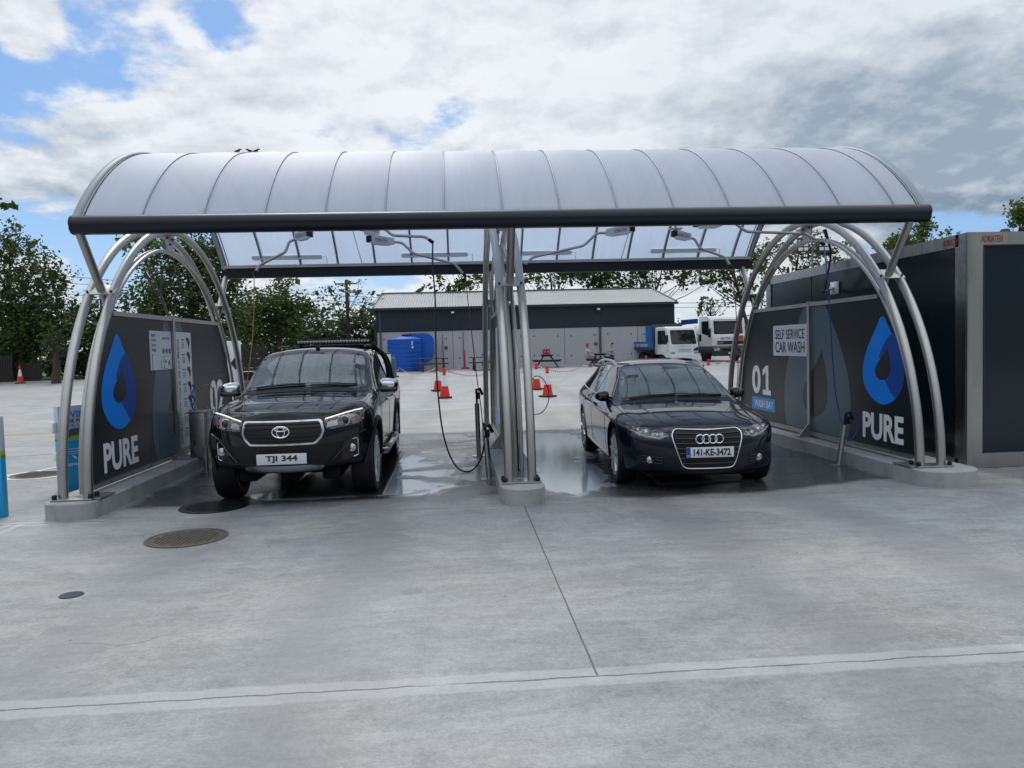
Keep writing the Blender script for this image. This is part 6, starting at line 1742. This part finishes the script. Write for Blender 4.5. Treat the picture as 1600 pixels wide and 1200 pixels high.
TREES = [
 ([(35, 470, 58, 70), (10, 420, 50, 60), (70, 425, 30, 40), (18, 385, 14, 36), (-40, 440, 60, 90), (90, 410, 14, 16), (60, 500, 60, 50), (45, 520, 60, 40), (-10, 560, 60, 26), (55, 556, 30, 24)], 48, 20, 'leaf_dark', 'large dark tree at the left picture edge', dict(per=58, size=.22, seed=3, trunk_r=.16)),
 ([(-6, 318, 16, 12), (10, 322, 14, 7)], 26, -160, 'leaf_dark', 'twig of a near tree reaching in at the left edge above the dark tree', dict(per=40, size=.14, seed=5, ncl=9, cr=(.12, .3), trunk_r=.05, branch=False)),
 ([(85, 545, 18, 34), (90, 515, 34, 22)], 43, 86, 'leaf_hedge', 'ivy covered stump like tree beside the grass at the far left', dict(per=70, size=.22, seed=6)),
 ([(150, 525, 60, 50), (130, 500, 40, 24), (170, 560, 50, 30)], 50, 150, 'leaf_hedge', 'broad olive green bush seen between the left arch tubes', dict(per=55, size=.28, seed=7)),
 ([(285, 455, 85, 60), (240, 470, 50, 40), (320, 430, 50, 55), (275, 400, 55, 32), (230, 380, 36, 26), (330, 385, 42, 38), (350, 470, 40, 50), (290, 510, 90, 40)], 44, 304, 'leaf_dark', 'tall spreading tree behind the left partition, seen through the arch', dict(per=62, size=.22, seed=8, trunk_r=.22)),
 ([(250, 370, 60, 20), (215, 385, 30, 18)], 30, 305, 'leaf_mid', 'slender young tree with loose leaves inside the left arch', dict(per=60, size=.20, seed=9, ncl=16, cr=(.25, .6), trunk_r=.09, nbr=7)),
 ([(440, 475, 36, 36), (420, 500, 50, 40), (445, 445, 22, 18), (470, 500, 30, 34), (390, 490, 34, 44)], 50, 440, 'leaf_mid', 'bushy tree behind the roof of the pickup', dict(per=80, size=.24, seed=10)),
 ([(545, 480, 28, 28), (520, 470, 26, 22), (572, 478, 22, 20), (548, 450, 26, 16), (505, 465, 14, 12), (592, 460, 10, 10)], 52, 545, 'leaf_mid', 'open branched tree with sky showing through left of the shed', dict(per=48, size=.22, seed=11, cr=(.4, .9))),
 ([(500, 520, 46, 22), (560, 520, 36, 24), (470, 530, 40, 20), (590, 520, 14, 30)], 56, 520, 'leaf_hedge', 'low hedge like bushes below the open branched tree', dict(per=50, size=.30, seed=12, branch=False)),
 ([(700, 445, 26, 16), (725, 435, 30, 20), (665, 452, 14, 8), (745, 430, 26, 26), (690, 425, 22, 14)], 60, 735, 'leaf_dark', 'tree rising behind the shed roof left of the middle arch', dict(per=46, size=.30, seed=13, cr=(.4, .9))),
 ([(850, 435, 30, 20), (880, 420, 34, 26), (830, 425, 24, 24)], 62, 868, 'leaf_dark', 'thin stemmed tree behind the shed right of the middle arch', dict(per=40, size=.30, seed=14, cr=(.4, .9))),
 ([(940, 435, 40, 22), (920, 415, 40, 26), (970, 425, 30, 24)], 61, 932, 'leaf_dark', 'dark crowned tree behind the middle of the shed roof', dict(per=56, size=.30, seed=15, cr=(.5, 1.1))),
 ([(1010, 430, 30, 26), (1030, 410, 40, 30), (1060, 440, 26, 16), (1090, 425, 34, 22), (995, 415, 20, 24)], 60, 1002, 'leaf_dark', 'leaning bare stemmed tree at the right end of the shed roof', dict(per=42, size=.30, seed=16, cr=(.4, 1.0))),
 ([(1115, 430, 34, 26), (1150, 440, 30, 26), (1140, 410, 40, 26), (1175, 400, 24, 26)], 58, 1180, 'leaf_dark', 'tree whose leafy limbs hang left of the right arch', dict(per=50, size=.28, seed=17, cr=(.4, .95))),
 ([(1110, 485, 22, 16), (1130, 470, 20, 12), (1100, 470, 12, 10)], 64, 1112, 'leaf_light', 'small pale green tree above the tanker cab', dict(per=34, size=.30, seed=18)),
 ([(1066, 505, 14, 10), (1055, 510, 10, 8)], 66, 1062, 'leaf_light', 'small round bush between shed and tanker', dict(per=44, size=.30, seed=19)),
 ([(1215, 400, 34, 36), (1250, 380, 48, 30), (1280, 420, 44, 34), (1230, 440, 34, 30), (1310, 390, 36, 28), (1200, 445, 24, 28), (1190, 370, 24, 22)], 42, 1230, 'leaf_mid', 'loosely leaved tree seen through the right arch', dict(per=190, size=.18, seed=20, cr=(.3, .8))),
 ([(1185, 520, 20, 30), (1190, 490, 16, 20)], 60, 1186, 'leaf_dark', 'dark bush behind the far tube of the right arch', dict(per=50, size=.3, seed=21)),
 ([(1420, 385, 40, 38), (1395, 400, 34, 32), (1375, 415, 30, 24), (1452, 372, 26, 26), (1475, 360, 12, 12), (1340, 420, 40, 30), (1430, 360, 20, 14)], 36, 1420, 'leaf_light', 'full green tree above the container behind the right strut', dict(per=330, size=.19, seed=22)),
 ([(1500, 372, 14, 12), (1515, 378, 18, 12)], 44, 1508, 'leaf_light', 'small treetop peeping over the container roof', dict(per=300, size=.2, seed=23)),
 ([(1590, 350, 26, 18), (1620, 340, 40, 30), (1575, 356, 12, 10)], 40, 1600, 'leaf_light', 'green tree at the right picture edge above the container', dict(per=260, size=.2, seed=24)),
]
for blobs, Y, tp, lm, lab, kw in TREES: tree('tree' if 'bush' not in lab else 'bush', blobs, Y, tp, lm, lab, cat='tree' if 'bush' not in lab else 'bush', **kw)
# distant hedgerow that closes the view
R_ = random.Random(31); cl = []
for k in range(150):
    x = -70+k*1.0; cl.append((Vector((x+R_.uniform(-.5, .5), 74+R_.uniform(-2, 2), .4+R_.uniform(.6, 2.6))), R_.uniform(.9, 1.7)))
v, f = leaves(cl, 22, .42, 33); me = bpy.data.meshes.new('hedgerow'); me.from_pydata([tuple(q) for q in v], [], f); me.materials.append(M['leaf_hedge'])
tag(link('far_hedgerow', me, smooth=False), 'distant hedgerow closing the view behind the yard', 'hedge', kind='stuff')
R_ = random.Random(37); cl = []
for k in range(150):
    px = -120+k*4.75; Y = 53+R_.uniform(-1, 5); c = P(px, 545, Y); cl.append((Vector((c.x, Y, .4+R_.uniform(.6, 4.0))), R_.uniform(.8, 1.5)))
for k in range(110):
    px = -120+k*6.5; Y = 51+R_.uniform(-1, 1); c = P(px, 545, Y); cl.append((Vector((c.x, Y, .4+R_.uniform(.2, 1.2))), R_.uniform(.7, 1.1)))
v, f = leaves(cl, 62, .30, 38); me = bpy.data.meshes.new('hedge'); me.from_pydata([tuple(q) for q in v], [], f); me.materials.append(M['leaf_dark'])
tag(link('hedge', me, smooth=False), 'dense dark hedge along the left side of the yard behind the pickup', 'hedge', kind='stuff')
